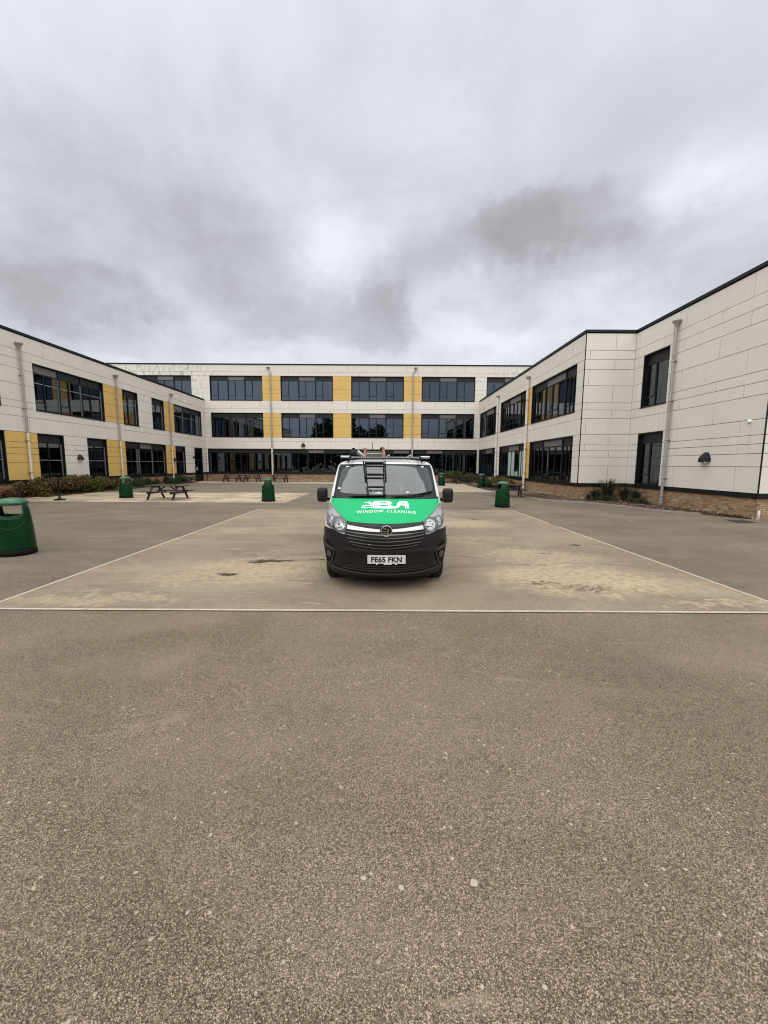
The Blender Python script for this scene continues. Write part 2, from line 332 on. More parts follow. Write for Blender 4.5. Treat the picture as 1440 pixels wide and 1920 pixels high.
# ------------------------------------------------------------------ object helpers
WL = {}
def link(o, parent=None, loc=(0, 0, 0)):
    COL.objects.link(o); loc = Vector(loc)
    if parent is not None:
        o.parent = parent; o.location = loc - WL[parent.name]
    else: o.location = loc
    WL[o.name] = loc
    return o
def tag(o, label=None, cat=None, group=None, kind=None):
    if label: o['label'] = label
    if cat: o['category'] = cat
    if group: o['group'] = group
    if kind: o['kind'] = kind
    return o
def empty(name, loc, label=None, cat=None, group=None):
    o = bpy.data.objects.new(name, None); o.empty_display_size = .2; link(o, None, loc); return tag(o, label, cat, group)
class MB:
    def __init__(s): s.v = []; s.f = []; s.sm = []; s.mi = []
    def add(s, vs, fs, smooth=False, mi=0):
        k = len(s.v); s.v += [tuple(map(float, v)) for v in vs]; s.f += [tuple(i+k for i in f) for f in fs]; s.sm += [smooth]*len(fs); s.mi += [mi]*len(fs); return s
    def box(s, x0, x1, y0, y1, z0, z1):
        if x0 > x1: x0, x1 = x1, x0
        if y0 > y1: y0, y1 = y1, y0
        if z0 > z1: z0, z1 = z1, z0
        vs = [(x, y, z) for z in (z0, z1) for y in (y0, y1) for x in (x0, x1)]
        return s.add(vs, [(0, 2, 3, 1), (4, 5, 7, 6), (0, 1, 5, 4), (2, 6, 7, 3), (0, 4, 6, 2), (1, 3, 7, 5)])
    def bar(s, a, b, w_, h_, up=(0, 0, 1)):
        a, b = Vector(a), Vector(b); d = (b-a).normalized(); u = Vector(up); sd_ = d.cross(u)
        if sd_.length < 1e-4: sd_ = d.cross(Vector((0, 1, 0)))
        sd_.normalize(); u = sd_.cross(d).normalized(); vs = []
        for p in (a, b):
            for i, j in ((-1, -1), (1, -1), (1, 1), (-1, 1)): vs.append(p + sd_*(w_/2*i) + u*(h_/2*j))
        return s.add(vs, [(3, 2, 1, 0), (4, 5, 6, 7), (0, 1, 5, 4), (1, 2, 6, 5), (2, 3, 7, 6), (3, 0, 4, 7)])
    def tube(s, pts, r, n=10, cap=True, closed=False):
        pts = [Vector(p) for p in pts]; rs = r if isinstance(r, (list, tuple)) else [r]*len(pts)
        rings = []; prev = None; m = len(pts)
        for i, p in enumerate(pts):
            if closed: d = (pts[(i+1) % m]-pts[i-1])
            else: d = (pts[min(i+1, m-1)]-pts[max(i-1, 0)])
            d.normalize()
            if prev is None: prev = d.orthogonal().normalized()
            e = (prev - d*prev.dot(d)).normalized(); f = d.cross(e); prev = e
            rings.append([p + (e*math.cos(2*math.pi*k/n) + f*math.sin(2*math.pi*k/n))*rs[i] for k in range(n)])
        vs = [v for rg in rings for v in rg]; fs = []
        for i in range(m if closed else m-1):
            for k in range(n):
                a, b_ = i*n+k, i*n+(k+1) % n; c, d_ = ((i+1) % m)*n+(k+1) % n, ((i+1) % m)*n+k; fs.append((a, b_, c, d_))
        s.add(vs, fs, True)
        if cap and not closed: s.add(rings[0], [tuple(range(n))[::-1]]); s.add(rings[-1], [tuple(range(n))])
        return s
    def lathe(s, prof, n=24, c=(0, 0, 0), smooth=True):
        vs = [(c[0]+r*math.cos(2*math.pi*k/n), c[1]+r*math.sin(2*math.pi*k/n), c[2]+z) for r, z in prof for k in range(n)]
        fs = [(i*n+k, i*n+(k+1) % n, (i+1)*n+(k+1) % n, (i+1)*n+k) for i in range(len(prof)-1) for k in range(n)]
        return s.add(vs, fs, smooth)
    def mesh(s, name, mats, origin=(0, 0, 0)):
        me = bpy.data.meshes.new(name); ox, oy, oz = origin
        me.from_pydata([(x-ox, y-oy, z-oz) for x, y, z in s.v], [], s.f)
        me.polygons.foreach_set('use_smooth', s.sm); me.polygons.foreach_set('material_index', s.mi)
        for m in (mats if isinstance(mats, (list, tuple)) else [mats]): me.materials.append(MAT[m])
        me.update(); return me
    def build(s, name, mats, parent=None, origin=None, **tg):
        if origin is None: origin = tuple(WL[parent.name]) if parent is not None else (0, 0, 0)
        o = bpy.data.objects.new(name, s.mesh(name, mats, origin)); link(o, parent, origin); return tag(o, **tg)
UNIT = {}
def unit_box(name, m, parent, x0, x1, y0, y1, z0, z1):
    if m not in UNIT: UNIT[m] = MB().box(-.5, .5, -.5, .5, -.5, .5).mesh(name, m)
    o = bpy.data.objects.new(name, UNIT[m]); link(o, parent, ((x0+x1)/2, (y0+y1)/2, (z0+z1)/2))
    o.scale = (abs(x1-x0), abs(y1-y0), abs(z1-z0)); return o

# ================================================================== GROUND
def sheet(name, m, x0, x1, y0, y1, z, kind='structure'):
    return MB().add([(x0, y0, z), (x1, y0, z), (x1, y1, z), (x0, y1, z)], [(0, 1, 2, 3)]).build(name, m, origin=((x0+x1)/2, (y0+y1)/2, z), kind=kind)
YL, XL0, XR0, YF = 4.97, -5.17, 5.38, 16.58
sheet('ground', 'asphalt', -900, 900, -900, 900, 0)
sheet('playground', 'asphalt_side', -19.5, 40, YL, 44.6, .004)
sheet('sports_court', 'court', XL0, XR0, YL+.02, YF, .008)
def line(x0, y0, x1, y1, wd):
    a, b = Vector((x0, y0, 0)), Vector((x1, y1, 0)); d = (b-a).normalized(); n = Vector((-d.y, d.x, 0))*wd/2
    z = Vector((0, 0, .012))
    return [a-n+z, b-n+z, b+n+z, a+n+z]
mb = MB()
mb.add(line(-30, YL, 25, YL, .052), [(0, 1, 2, 3)])
for seg in [((XL0, YL+.04), (XL0-.0, YF))]: mb.add(line(*seg[0], *seg[1], .05), [(0, 1, 2, 3)])
mb.add(line(XR0, YL+.04, XR0, 12.1, .05), [(0, 1, 2, 3)]); mb.add(line(XR0, 12.9, XR0, YF, .05), [(0, 1, 2, 3)])
mb.add(line(XL0, YF+.03, -.9, YF+.03, .03), [(0, 1, 2, 3)]); mb.add(line(2.2, YF+.03, XR0, YF+.03, .035), [(0, 1, 2, 3)])
mb.build('court_marking', 'line', kind='structure')
# paving
mb = MB(); mb.box(-18.3, -4.72, 19.36, 25.9, -.05, .006)
pav = mb.build('paving', 'mortar', kind='structure')
yy = 19.38; row = 0
while yy < 25.85:
    xx = -18.28 - (.45 if row % 2 else 0)
    while xx < -4.8:
        a, b = max(xx, -18.28), min(xx+.9, -4.74)
        if b-a > .1: unit_box('paving_slab', 'slab', pav, a+.006, b-.006, yy+.006, yy+.586, -.02, .012 + random.uniform(0, .004))
        xx += .9
    yy += .6; row += 1
mb = MB(); mb.box(-18.4, -4.72, 19.28, 19.36, -.05, .014); mb.build('kerb', 'kerb', kind='structure')
MB().box(-19.4, 10.2, 38.8, 42.3, -.05, .010).build('pavement', 'path', kind='structure')
MB().box(3.2, 7.75, 27.8, 38.78, -.05, .011).build('pavement', 'path', kind='structure')
# drain cover, loose stones
mb = MB(); mb.add([(12.08, 13.99, .006), (11.86, 13.17, .006), (12.55, 13.32, .006), (12.64, 13.92, .006), (12.08, 13.99, .02), (11.86, 13.17, .02), (12.55, 13.32, .02), (12.64, 13.92, .02)], [(4, 5, 6, 7), (0, 1, 5, 4), (1, 2, 6, 5), (2, 3, 7, 6), (3, 0, 4, 7)])
mb.build('drain_cover', 'cover', origin=(12.2, 13.6, 0), label='dark iron drain cover set in the asphalt by the right brick plinth', cat='drain cover')
mb = MB()
for _ in range(200):
    y = 1.0 + 16*random.random()**1.5; x = random.uniform(-1, 1)*(1.2+y*.95); s = random.uniform(.003, .008)
    a = random.random()*6
    if abs(x) < 1.1 and y > 5.6: continue
    vs = [(x+s*math.cos(a+k*2.1), y+s*math.sin(a+k*2.1), .0125 if y > 5 else .001) for k in range(3)] + [(x, y, (.014 if y > 5 else .002)+s*.6)]
    mb.add(vs, [(0, 1, 3), (1, 2, 3), (2, 0, 3)])
for (x, y, r_) in [(-.08, 1.62, .013), (.09, 1.58, .014), (.42, 1.6, .02), (.42, 2.42, .012), (-.9, 2.1, .01), (1.2, 3.1, .012), (-1.8, 3.4, .012), (.1, 1.35, .008), (-.45, 1.9, .009), (2.1, 3.9, .013), (-.3, 3.2, .009), (1.0, 1.9, .009)]:
    n = 9; vs = [(x+r_*random.uniform(.75, 1.1)*math.cos(k*6.283/n), y+r_*random.uniform(.75, 1.1)*math.sin(k*6.283/n), .001) for k in range(n)]+[(x, y, .004)]
    mb.add(vs, [(k, (k+1) % n, n) for k in range(n)])
mb.build('loose_grit', 'grit', kind='stuff', label='pale bits of grit scattered over the asphalt', cat='grit')

# ================================================================== BUILDINGS
LV = [.93, 1.87, 2.34, 2.68, 2.99, 3.54, 4.38, 4.83, 5.20, 6.08, 6.91, 7.42, 7.88, 8.73]
# vertical joint family of each row (0: none, 1 / 2: the two staggered sets)
LVJ = [1, 0, 1, 2, 1, 2, 1, 2, 1, 2, 1, 2, 1]
LB = [3.54, 4.36, 4.81, 5.20, 6.07, 6.93, 7.45, 7.89, 8.78, 9.53, 9.98, 10.91, 11.40, 11.80, 12.59]
LBJ = [2, 1, 2, 1, 2, 1, 2, 1, 2, 0, 1, 2, 2, 1]
class Facade:
    """axis 'x': runs along X and faces -Y at y = c ; axis 'y': runs along Y at x = c facing sgn*X"""
    def __init__(s, axis, c, sgn): s.a, s.c, s.s = axis, c, sgn
    def bb(s, u0, u1, n0, n1, z0, z1):
        if s.a == 'x': return (u0, u1, min(s.c-n0, s.c-n1), max(s.c-n0, s.c-n1), z0, z1)
        a, b = s.c+s.s*n0, s.c+s.s*n1
        return (min(a, b), max(a, b), u0, u1, z0, z1)
    def pt(s, u, n, z): return (u, s.c-n, z) if s.a == 'x' else (s.c+s.s*n, u, z)
def clad(F, B, u0, u1, levels, fam, vj, openings, yellows, corner0=0, corner1=0, gap=.009):
    wall = MB()
    for i in range(len(levels)-1):
        z0, z1 = levels[i], levels[i+1]; zm = (z0+z1)/2
        cuts = sorted([(a, b, 'o') for a, b, lo, hi in openings if lo < zm < hi] + [(a, b, 'y') for a, b, lo, hi in yellows if lo < zm < hi])
        segs = []; c = u0
        for a, b, k in cuts:
            if a > c+.02: segs.append((c, min(a, u1), 'w'))
            if b > u0 and a < u1: segs.append((max(a, u0), min(b, u1), k))
            c = max(c, b)
        if c < u1-.02: segs.append((c, u1, 'w'))
        # wall core behind the panels
        c = None
        for a, b, k in segs:
            if k == 'o':
                if c is not None: wall.box(*F.bb(c, a, -.34, -.045, z0, z1)); c = None
            elif c is None: c = a
        if c is not None: wall.box(*F.bb(c, u1, -.34, -.045, z0, z1))
        for a, b, k in segs:
            if k == 'o': continue
            if k == 'y': unit_box('cladding_panel', 'yellow', B, *F.bb(a+.012, b-.012, -.03, -.004, z0+gap, z1-gap)); continue
            js = [a]
            if fam[i]:
                ph = vj[fam[i]-1]; k0 = math.ceil((a-ph)/3.2)
                while ph+k0*3.2 < b-.12:
                    if ph+k0*3.2 > a+.12: js.append(ph+k0*3.2)
                    k0 += 1
            js.append(b)
            for p, q in zip(js[:-1], js[1:]):
                unit_box('cladding_panel', 'panel', B, *F.bb(p+(gap if p != a else .002), q-(gap if q != b else .002), -.03, random.uniform(-.001, .0015), z0+gap, z1-gap))
    wall.build('wall', 'backing', B)
def window(F, B, u0, u1, z0, z1, bays, split=True, mid=False, top=.42, light=(1,), lit_edges=0, film=None, low=True, sill=True, flip=False, set_back=-.13):
    """bays: relative widths. Each: transom panel above, narrow casement over a small low light, wide fixed light"""
    W_ = u1-u0; tot = sum(bays); f = MB(); org = F.pt((u0+u1)/2, set_back, z0)
    n0, n1 = set_back-.07, set_back
    # reveal lining and outer frame
    f.box(*F.bb(u0, u0+.05, n1, -.008, z0, z1)); f.box(*F.bb(u1-.05, u1, n1, -.008, z0, z1))
    f.box(*F.bb(u0+.05, u1-.05, n1, -.008, z1-.045, z1)); f.box(*F.bb(u0+.05, u1-.05, n1, .012, z0, z0+.045))
    f.box(*F.bb(u0, u0+.09, n0, n1, z0, z1)); f.box(*F.bb(u1-.09, u1, n0, n1, z0, z1))
    f.box(*F.bb(u0+.09, u1-.09, n0, n1, z1-.08, z1)); f.box(*F.bb(u0+.09, u1-.09, n0, n1, z0, z0+.08))
    zt = z1-.08-top; lit_edge_mb = MB(); panes = []; spans = []
    c = u0+.09; inner = W_-.18; nb = len(bays)
    for i, bw in enumerate(bays):
        wb = inner*bw/tot; a, b = c, c+wb; c = b
        if i < nb-1: f.box(*F.bb(b-.055, b+.055, n0-.01, n1+.03, z0+.08, z1-.08))
        a2 = a+(.055 if i else 0); b2 = b-(.055 if i < nb-1 else 0)
        f.box(*F.bb(a2, b2, n0, n1+.002, zt-.035, zt+.035))
        spans.append((a2, b2, zt+.035, z1-.08, i in light))
        ndiv = 3 if bw > 1.3 else 2
        xs = [a2, a2+(b2-a2)*.43, b2] if ndiv == 2 else [a2, a2+(b2-a2)*.36, a2+(b2-a2)*.68, b2]
        if flip: xs = [a2+b2-x for x in xs][::-1]
        for j in range(len(xs)-1):
            p, q = xs[j]+(.028 if j else 0), xs[j+1]-(.028 if j < len(xs)-2 else 0)
            if j < len(xs)-2: f.box(*F.bb(xs[j+1]-.028, xs[j+1]+.028, n0, n1+.004, z0+.08, zt-.035))
            narrow = (j == 0) != flip
            if narrow and low:
                zl = z0+.08+(zt-z0)*.2
                f.box(*F.bb(p, q, n0, n1+.003, zl-.03, zl+.03))
                panes += [(p, q, z0+.08, zl-.03), (p, q, zl+.03, zt-.035)]
                f.box(*F.bb(p, p+.03, n0, n1+.015, zl+.03, zt-.035)); f.box(*F.bb(q-.03, q, n0, n1+.015, zl+.03, zt-.035))
            else: panes.append((p, q, z0+.08, zt-.035))
            if lit_edges:
                zb = z0 + (z1-z0)*(.60 if lit_edges == 1 else .42)
                lit_edge_mb.box(*F.bb(p, q, n1-.045, n1-.02, zb-.02, zb+.02))  # added strips imitate light caught on the frame edges
                if not narrow: lit_edge_mb.box(*F.bb(q-.03, q-.004, n1-.045, n1+.012, z0+.08, zt-.035))
    o = f.build('window', 'frame', B, origin=org)
    if sill: MB().box(*F.bb(u0-.0, u1+.0, -.004, .035, z0-.035, z0-.004)).build('sill', 'black', o, origin=org)
    if lit_edges and lit_edge_mb.v: lit_edge_mb.build('lit_casement_edge', 'lit_edge', o, origin=org)
    for a, b, lo, hi, li in spans:
        q = unit_box('transom_panel', 'spandrel_light' if li else 'spandrel', o, *F.bb(a, b, n0+.02, n0+.045, lo, hi))
    for k, (a, b, lo, hi) in enumerate(panes):
        if b-a < .03: continue
        unit_box('pane', 'film' if film and film(a, b) else 'glass', o, *F.bb(a, b, n0+.03, n0+.036, lo, hi))
    return o
def brick_wall(F, B, u0, u1, z1=.75, name='plinth'):
    org = F.pt(u0, 0, 0)
    p = MB().box(*F.bb(u0, u1, -.30, -.052, -.1, z1)).build(name, 'mortar', B, origin=org)
    m = MB(); z = -.04; r_ = 0
    while z < z1-.01:
        u = u0-(.1125 if r_ % 2 else 0)
        while u < u1:
            a, b = max(u, u0), min(u+.215, u1); t_ = min(z+.065, z1)
            if b-a > .03:
                n = -.04+random.uniform(-.002, .003); m.box(*F.bb(a, b, -.06, n, z, t_))
            u += .225
        z += .075; r_ += 1
    m.build('brickwork', 'brick', p, origin=org, kind='stuff')
    MB().box(*F.bb(u0, u1, -.10, .012, z1+.005, .915)).build('plinth_band', 'black', p, origin=org)
def coping(F, B, u0, u1, zt): MB().box(*F.bb(u0, u1, -.40, .05, zt-.13, zt)).build('coping', 'black', B)
def downpipe(F, B, u, zt, z0, neck=False, zpale=None, r=.055, hopper=True, mat_='pipe'):
    m = MB(); n = .13
    if neck:
        pts = [F.pt(u+neck, n, zt-.12), F.pt(u+neck, n, zt-.28), F.pt(u+neck*.6, n, zt-.42), F.pt(u, n, zt-.60), F.pt(u, n, zt-.75)]
    else: pts = [F.pt(u, n, zt-.2)]
    zl = zpale if zpale else z0
    m.tube(pts+[F.pt(u, n, zl)], r, 12)
    org = F.pt(u, n, z0)
    o = m.build('downpipe', mat_, B, origin=org)
    if zpale: MB().tube([F.pt(u, n, zpale-.002), F.pt(u, n, z0)], r*.98, 12).build('lower_pipe', 'pipelight', o, origin=org)
    c = F.pt(u+(neck or 0), n-.01, zt)
    h = MB(); h.lathe([(.02, -.30), (.075, -.29), (.08, -.2), (.16, -.08), (.18, -.06), (.18, 0), (.12, .005), (0, -.02)], 4 if False else 14, c); h.build('hopper', mat_, o, origin=org)
    z = z0+1.3
    while z < zt-.9:
        q = MB(); cc = F.pt(u, n, z); q.lathe([(r, -.03), (r+.014, -.03), (r+.014, .03), (r, .03)], 14, cc); q.box(*F.bb(u-.09, u+.09, 0.002, n-.06, z-.018, z+.018)); q.build('bracket', mat_, o, origin=org); z += 1.75
    for zz in (z0+.12, z0+.45):
        MB().lathe([(r, -.03), (r+.02, -.025), (r+.02, .025), (r, .03)], 14, F.pt(u, n, zz)).build('collar', mat_, o, origin=org)
    return o
def interior(B, x0, x1, y0, y1, floors, top, divs_x=(), divs_y=()):
    m = MB()
    for z in floors[1:]+[top]: m.box(x0, x1, y0, y1, z-.34, z-.30 if False else z-.02)
    for x in divs_x: m.box(x-.06, x+.06, y0+.05, y1, 0, top-.4)
    for y in divs_y: m.box(x0+.05, x1, y-.06, y+.06, 0, top-.4)
    m.box(x0-.0, x0+.05, y0, y1, 0, top) if False else None
    m.build('interior_walls', 'room', B)
    MB().box(x0, x1, y0, y1, .02, .06).build('interior_floor', 'roomdark', B)

# ---- back block -----------------------------------------------------------
BK = empty('school_building', (-4, 45, 0), 'three-storey cream and yellow school block closing the far end of the yard', 'building')
F = Facade('x', 45.0, 1)
bw = [(-26.76, -21.03), (-19.03, -13.30), (-11.29, -5.58), (-3.58, 2.18), (4.13, 9.97), (11.86-.64, 16.96)]
ops = []
for i, (a, b) in enumerate(bw):
    ops.append((a, b, 8.78, 11.40))
    if 0 < i < 5: ops.append((a, b, 4.81, 7.45))
yel = []
for a, b in [(-13.30, -11.29), (-5.58, -3.58), (2.18, 4.13)]: yel += [(a, b, 8.78, 11.40), (a, b, 4.81, 7.45)]
BU0, BU1 = -32., 24.
vjb = (-16.76, -15.45)
clad(F, BK, BU0, BU1, LB, LBJ, vjb, ops, yel)
GL, GR = -19.55, 10.40
clad(F, BK, -19.74, 10.54, [.93, 1.87, 2.34, 2.68, 2.99, 3.54], [0, 0, 0, 0, 0], vjb, [(GL, -12.50, .9, 3.6), (-12.30, GR, .9, 3.6)], [])
for i, (a, b) in enumerate(bw):
    window(F, BK, a, b, 8.78, 11.40, (1, 1, 1), light=(1,))
    if 0 < i < 5: window(F, BK, a, b, 4.81, 7.45, (1, 1, 1), light=(1,) if i > 1 else ())
# ground-floor curtain wall in two runs
window(F, BK, GL, -12.50, .93, 3.54, (1.25, 1, 1, 1.15), light=(), top=.36, low=False)
window(F, BK, -12.30, -.90, .93, 3.54, (1, 1, 1, 1, 1, 1), light=(2,), top=.36, low=False)
window(F, BK, -.90, GR, .93, 3.54, (1, 1, 1, 1, 1, 1), light=(1, 3), top=.36, low=False)
brick_wall(F, BK, -19.74, 10.54)
coping(F, BK, BU0, BU1, 12.67)
downpipe(F, BK, -12.39, 12.30, 0.03, neck=-.2, zpale=3.6, r=.06)
downpipe(F, BK, 3.16, 12.35, 0.03, neck=.28, zpale=3.6, r=.06)
MB().box(BU0, BU1, 45.36, 60, 12.3, 12.5).build('roof', 'roof', BK)
interior(BK, BU0, BU1, 45.36, 53, [0, 4.25, 8.25], 12.25, divs_x=[-20.2, -12.4, -4.6, 3.15, 10.9])
m = MB(); m.box(BU0, BU1, 53, 53.2, 0, 12.3); m.box(BU0-.2, BU0, 45.3, 53, 0, 12.3); m.box(BU1, BU1+.2, 45.3, 53, 0, 12.3); m.build('rear_wall', 'room', BK)

# ---- left wing -----------------------------------------------------------
LW = empty('school_building', (-19.74, 25, 0), 'two-storey left wing with yellow panels and shrubs along its plinth', 'building')
F = FL = Facade('y', -19.74, 1)
Z1, Z2, Z3, Z4 = .93, 3.54, 4.83, 7.42
up = [(7.8, 13.5), (15.5, 21.17), (23.26, 28.95), (31.02, 32.92), (34.87, 36.75), (38.46, 44.15)]
lo = [(7.8, 9.7), (11.6, 13.5), (15.5, 21.17), (23.18, 25.07), (27.02, 28.92), (30.99, 36.71), (38.41, 40.29)]
ops = [(a, b, Z3, Z4) for a, b in up] + [(a, b, Z1, Z2) for a, b in lo] + [(42.20, 44.10, Z1, Z2)]
yel = [(28.95, 31.02, Z3, Z4), (36.75, 38.46, Z3, Z4), (21.17, 23.18, Z1, Z2), (28.92, 30.99, Z1, Z2), (36.71, 38.41, Z1, Z2), (13.5, 15.5, Z1, Z2), (5.8, 7.8, Z3, Z4)]
L0, L1 = 3.0, 44.95
clad(F, LW, L0, L1, LV, LVJ, (24.04-3.2*8, 22.74-3.2*7), ops, yel)
for a, b in up: window(F, LW, a, b, Z3, Z4, (1, 1, 1) if b-a > 3 else (1,), light=(0,) if 23 < a < 24 or a > 38 else (), lit_edges=1, flip=False)
for a, b in lo: window(F, LW, a, b, Z1, Z2, (1, 1, 1) if b-a > 3 else (1,), light=(1,) if 30 < a < 32 else (), lit_edges=2, low=False)
brick_wall(F, LW, L0, 42.2); brick_wall(F, LW, 44.1, 44.95)
coping(F, LW, L0, L1+.0, 8.90)
# door
o = MB(); o.box(*F.bb(42.2, 42.32, -.2, -.02, .02, 3.54)); o.box(*F.bb(43.98, 44.1, -.2, -.02, .02, 3.54)); o.box(*F.bb(42.32, 43.98, -.2, -.02, 3.42, 3.54)); o.box(*F.bb(42.32, 43.98, -.2, -.03, 2.2, 2.32)); o.box(*F.bb(42.32, 43.98, -.2, -.1, .02, .35)); o.box(*F.bb(43.12, 43.2, -.2, -.08, .35, 2.2))
dr = o.build('door', 'frame', LW)
unit_box('pane', 'glass', dr, *F.bb(42.32, 43.12, -.16, -.15, .35, 2.2)); unit_box('pane', 'glass', dr, *F.bb(43.2, 43.98, -.16, -.15, .35, 2.2)); unit_box('pane', 'glass', dr, *F.bb(42.32, 43.98, -.16, -.15, 2.32, 3.42))
unit_box('notice', 'paper', dr, *F.bb(42.85, 43.05, -.148, -.144, 1.15, 1.5))
downpipe(F, LW, 22.42, 8.28, .03, zpale=3.5); downpipe(F, LW, 30.25, 8.28, .03, zpale=3.5); downpipe(F, LW, 37.56, 8.28, .03, neck=.42, zpale=3.5)
MB().box(-34, -20.10, L0, 45, 8.6, 8.75).build('roof', 'roof', LW)
interior(LW, -27.5, -20.10, L0, 44.6, [0, 4.25], 8.6, divs_y=[14.5, 22.2, 30.0, 37.6])
m = MB(); m.box(-27.7, -27.5, L0, 44.6, 0, 8.6); m.box(-34, -19.8, L0-.2, L0, 0, 8.6); m.box(-27.5, -20.08, 44.6, 44.8, 0, 8.6); m.build('rear_wall', 'room', LW)

# ---- right wing ----------------------------------------------------------
RW = empty('school_building', (12, 25, 0), 'two-storey cream right wing stepping out towards the camera on a buff brick plinth', 'building')
F1 = Facade('y', 10.54, -1); F2 = Facade('y', 13.17, -1); F3 = Facade('x', 21.77, 1); F4 = Facade('x', 14.03, 1)
r1 = [(22.58, 29.24), (30.28, 36.86), (38.0, 44.65)]
ops = [(a, b, Z3, Z4) for a, b in r1] + [(a, b, Z1, Z2) for a, b in r1]
yel = [(29.24, 30.28, Z3, Z4), (29.24, 30.28, Z1, Z2)]
clad(F1, RW, 21.82, 44.95, LV, LVJ, (21.5, 23.1), ops, yel)
for i, (a, b) in enumerate(r1):
    window(F1, RW, a, b, Z3, Z4, (1.5, 2.95, 2.1), light=(1,), lit_edges=0, flip=True)
    window(F1, RW, a, b, Z1, Z2, (1.5, 2.95, 2.1), light=(1,), lit_edges=0, low=(i != 2), film=(lambda p, q: p < 34.6 and random.random() < .75) if i == 1 else None)
clad(F2, RW, 14.05, 21.767, LV, LVJ, (15.04, 16.32), [(19.15, 21.03, Z3, Z4), (19.15, 21.03, Z1, Z2)], [])
window(F2, RW, 19.15, 21.03, Z3, Z4, (1,), light=(), flip=True, set_back=-.17); window(F2, RW, 19.15, 21.03, Z1, Z2, (1,), light=(), flip=True, set_back=-.17)
clad(F3, RW, 10.57, 13.166, LV, LVJ, (12.13, 30), [], []); 
clad(F4, RW, 13.20, 30, LV, LVJ, (15.0, 16.6), [(17, 22, Z3, Z4), (17, 22, Z1, Z2)], [])
window(F4, RW, 17, 22, Z3, Z4, (1, 1, 1)); window(F4, RW, 17, 22, Z1, Z2, (1, 1, 1))
brick_wall(F1, RW, 21.83, 44.95); brick_wall(F2, RW, 14.1, 21.8); brick_wall(F3, RW, 10.585, 13.2); brick_wall(F4, RW, 13.215, 30)
coping(F1, RW, 21.72, 44.95, 8.90); coping(F2, RW, 13.98, 21.72-.002, 8.90); coping(F3, RW, 10.95, 13.57, 8.902); coping(F4, RW, 13.575, 30, 8.902)
MB().box(10.53, 10.565, 21.76, 21.80, .75, 8.77).build('corner_trim', 'black', RW); MB().box(13.16, 13.195, 14.02, 14.055, .75, 8.77).build('corner_trim', 'black', RW)
downpipe(F1, RW, 29.80, 8.25, .03, zpale=8.0, r=.09); downpipe(F1, RW, 37.53, 8.2, .03, zpale=8.0, r=.08); downpipe(F2, RW, 18.70, 8.34, .03, r=.066)
m = MB(); m.box(10.9, 26, 22.1, 45, 8.6, 8.75); m.box(13.5, 26, 14.35, 22.1, 8.6, 8.749); m.build('roof', 'roof', RW)
interior(RW, 10.9, 18, 22.1, 44.6, [0, 4.25], 8.6, divs_y=[29.8, 37.5])
m = MB(); m.box(13.53, 20, 14.4, 21.9, 4.0, 4.23); m.box(13.53, 20, 14.4, 21.9, .02, .06); m.box(20, 20.2, 14.4, 22, 0, 8.6); m.box(18, 18.2, 22.1, 44.6, 0, 8.6); m.box(13.5, 26, 22.0, 22.1, 0, 8.58); m.box(10.9, 18, 44.6, 44.8, 0, 8.6); m.box(26, 26.2, 14.3, 45, 0, 8.6); m.build('rear_wall', 'room', RW)

# ---- things behind the windows: light blinds, partly painted reflections, and papers -------------------
def clutter(F, B, items, name='sill_clutter'):
    m = MB()
    for u, z, w_, h_ in items: m.box(*F.bb(u, u+w_, -.34, -.32, z, z+h_))
    m.build(name, 'paper', B, kind='stuff')
FB = Facade('x', 45.0, 1)
it = [(-11.0, 8.9, .5, .25), (1.0, 8.9, .7, .28), (4.5, 8.9, 1.0, .32), (5.9, 8.9, .6, .12), (-10.6, 4.93, .6, .1), (-9.9, 4.93, .9, .06), (-5.9, 4.95, .2, .15), (-2.2, 4.95, .2, .4), (-1.7, 4.95, .2, .45), (-.7, 4.95, .12, .5), (-5.9, 1.05, .4, .3), (-6.2, 1.5, .35, .35), (-5.4, 1.7, .5, .12), (-5.2, 1.15, .6, .25), (-18.0, 1.1, .35, .15), (-16.6, 1.1, .5, .12), (-12.0, 1.05, .4, .1)]
clutter(FB, BK, it)
m = MB()
for u, a, b in [(-18.35, 1.05, 3.0), (-13.9, 1.15, 2.9), (-13.2, 1.1, 2.7), (-11.95, 1.1, 3.0), (-10.3, 1.3, 2.9), (5.5, 1.4, 2.6), (6.2, 1.2, 2.7), (8.1, 1.3, 2.8)]: m.box(*FB.bb(u, u+random.uniform(.25, .6), -.52, -.5, a, b))
m.build('curtains_and_reflections', 'bulk', BK)  # pale panels stand for curtains and partly for reflections in the glass
it = [(31.3+i*.42+random.uniform(-.1, .1), 1.03, random.uniform(.1, .3), random.uniform(.1, .35)) for i in range(12)] + [(38.7, 1.03, .3, .3), (39.2, 1.4, .5, .06), (39.2, 1.65, .5, .06), (39.6, 1.03, .2, .35)]
clutter(FL, LW, it)
clutter(F1, RW, [(23.0, 5.0, .5, .3), (24.6, 5.0, .3, .3), (26.2, 5.0, .6, .15), (31, 1.1, .5, .2), (23.2, 2.0, .8, .05), (25.5, 2.0, .8, .05), (27.4, 2.0, .8, .05)])

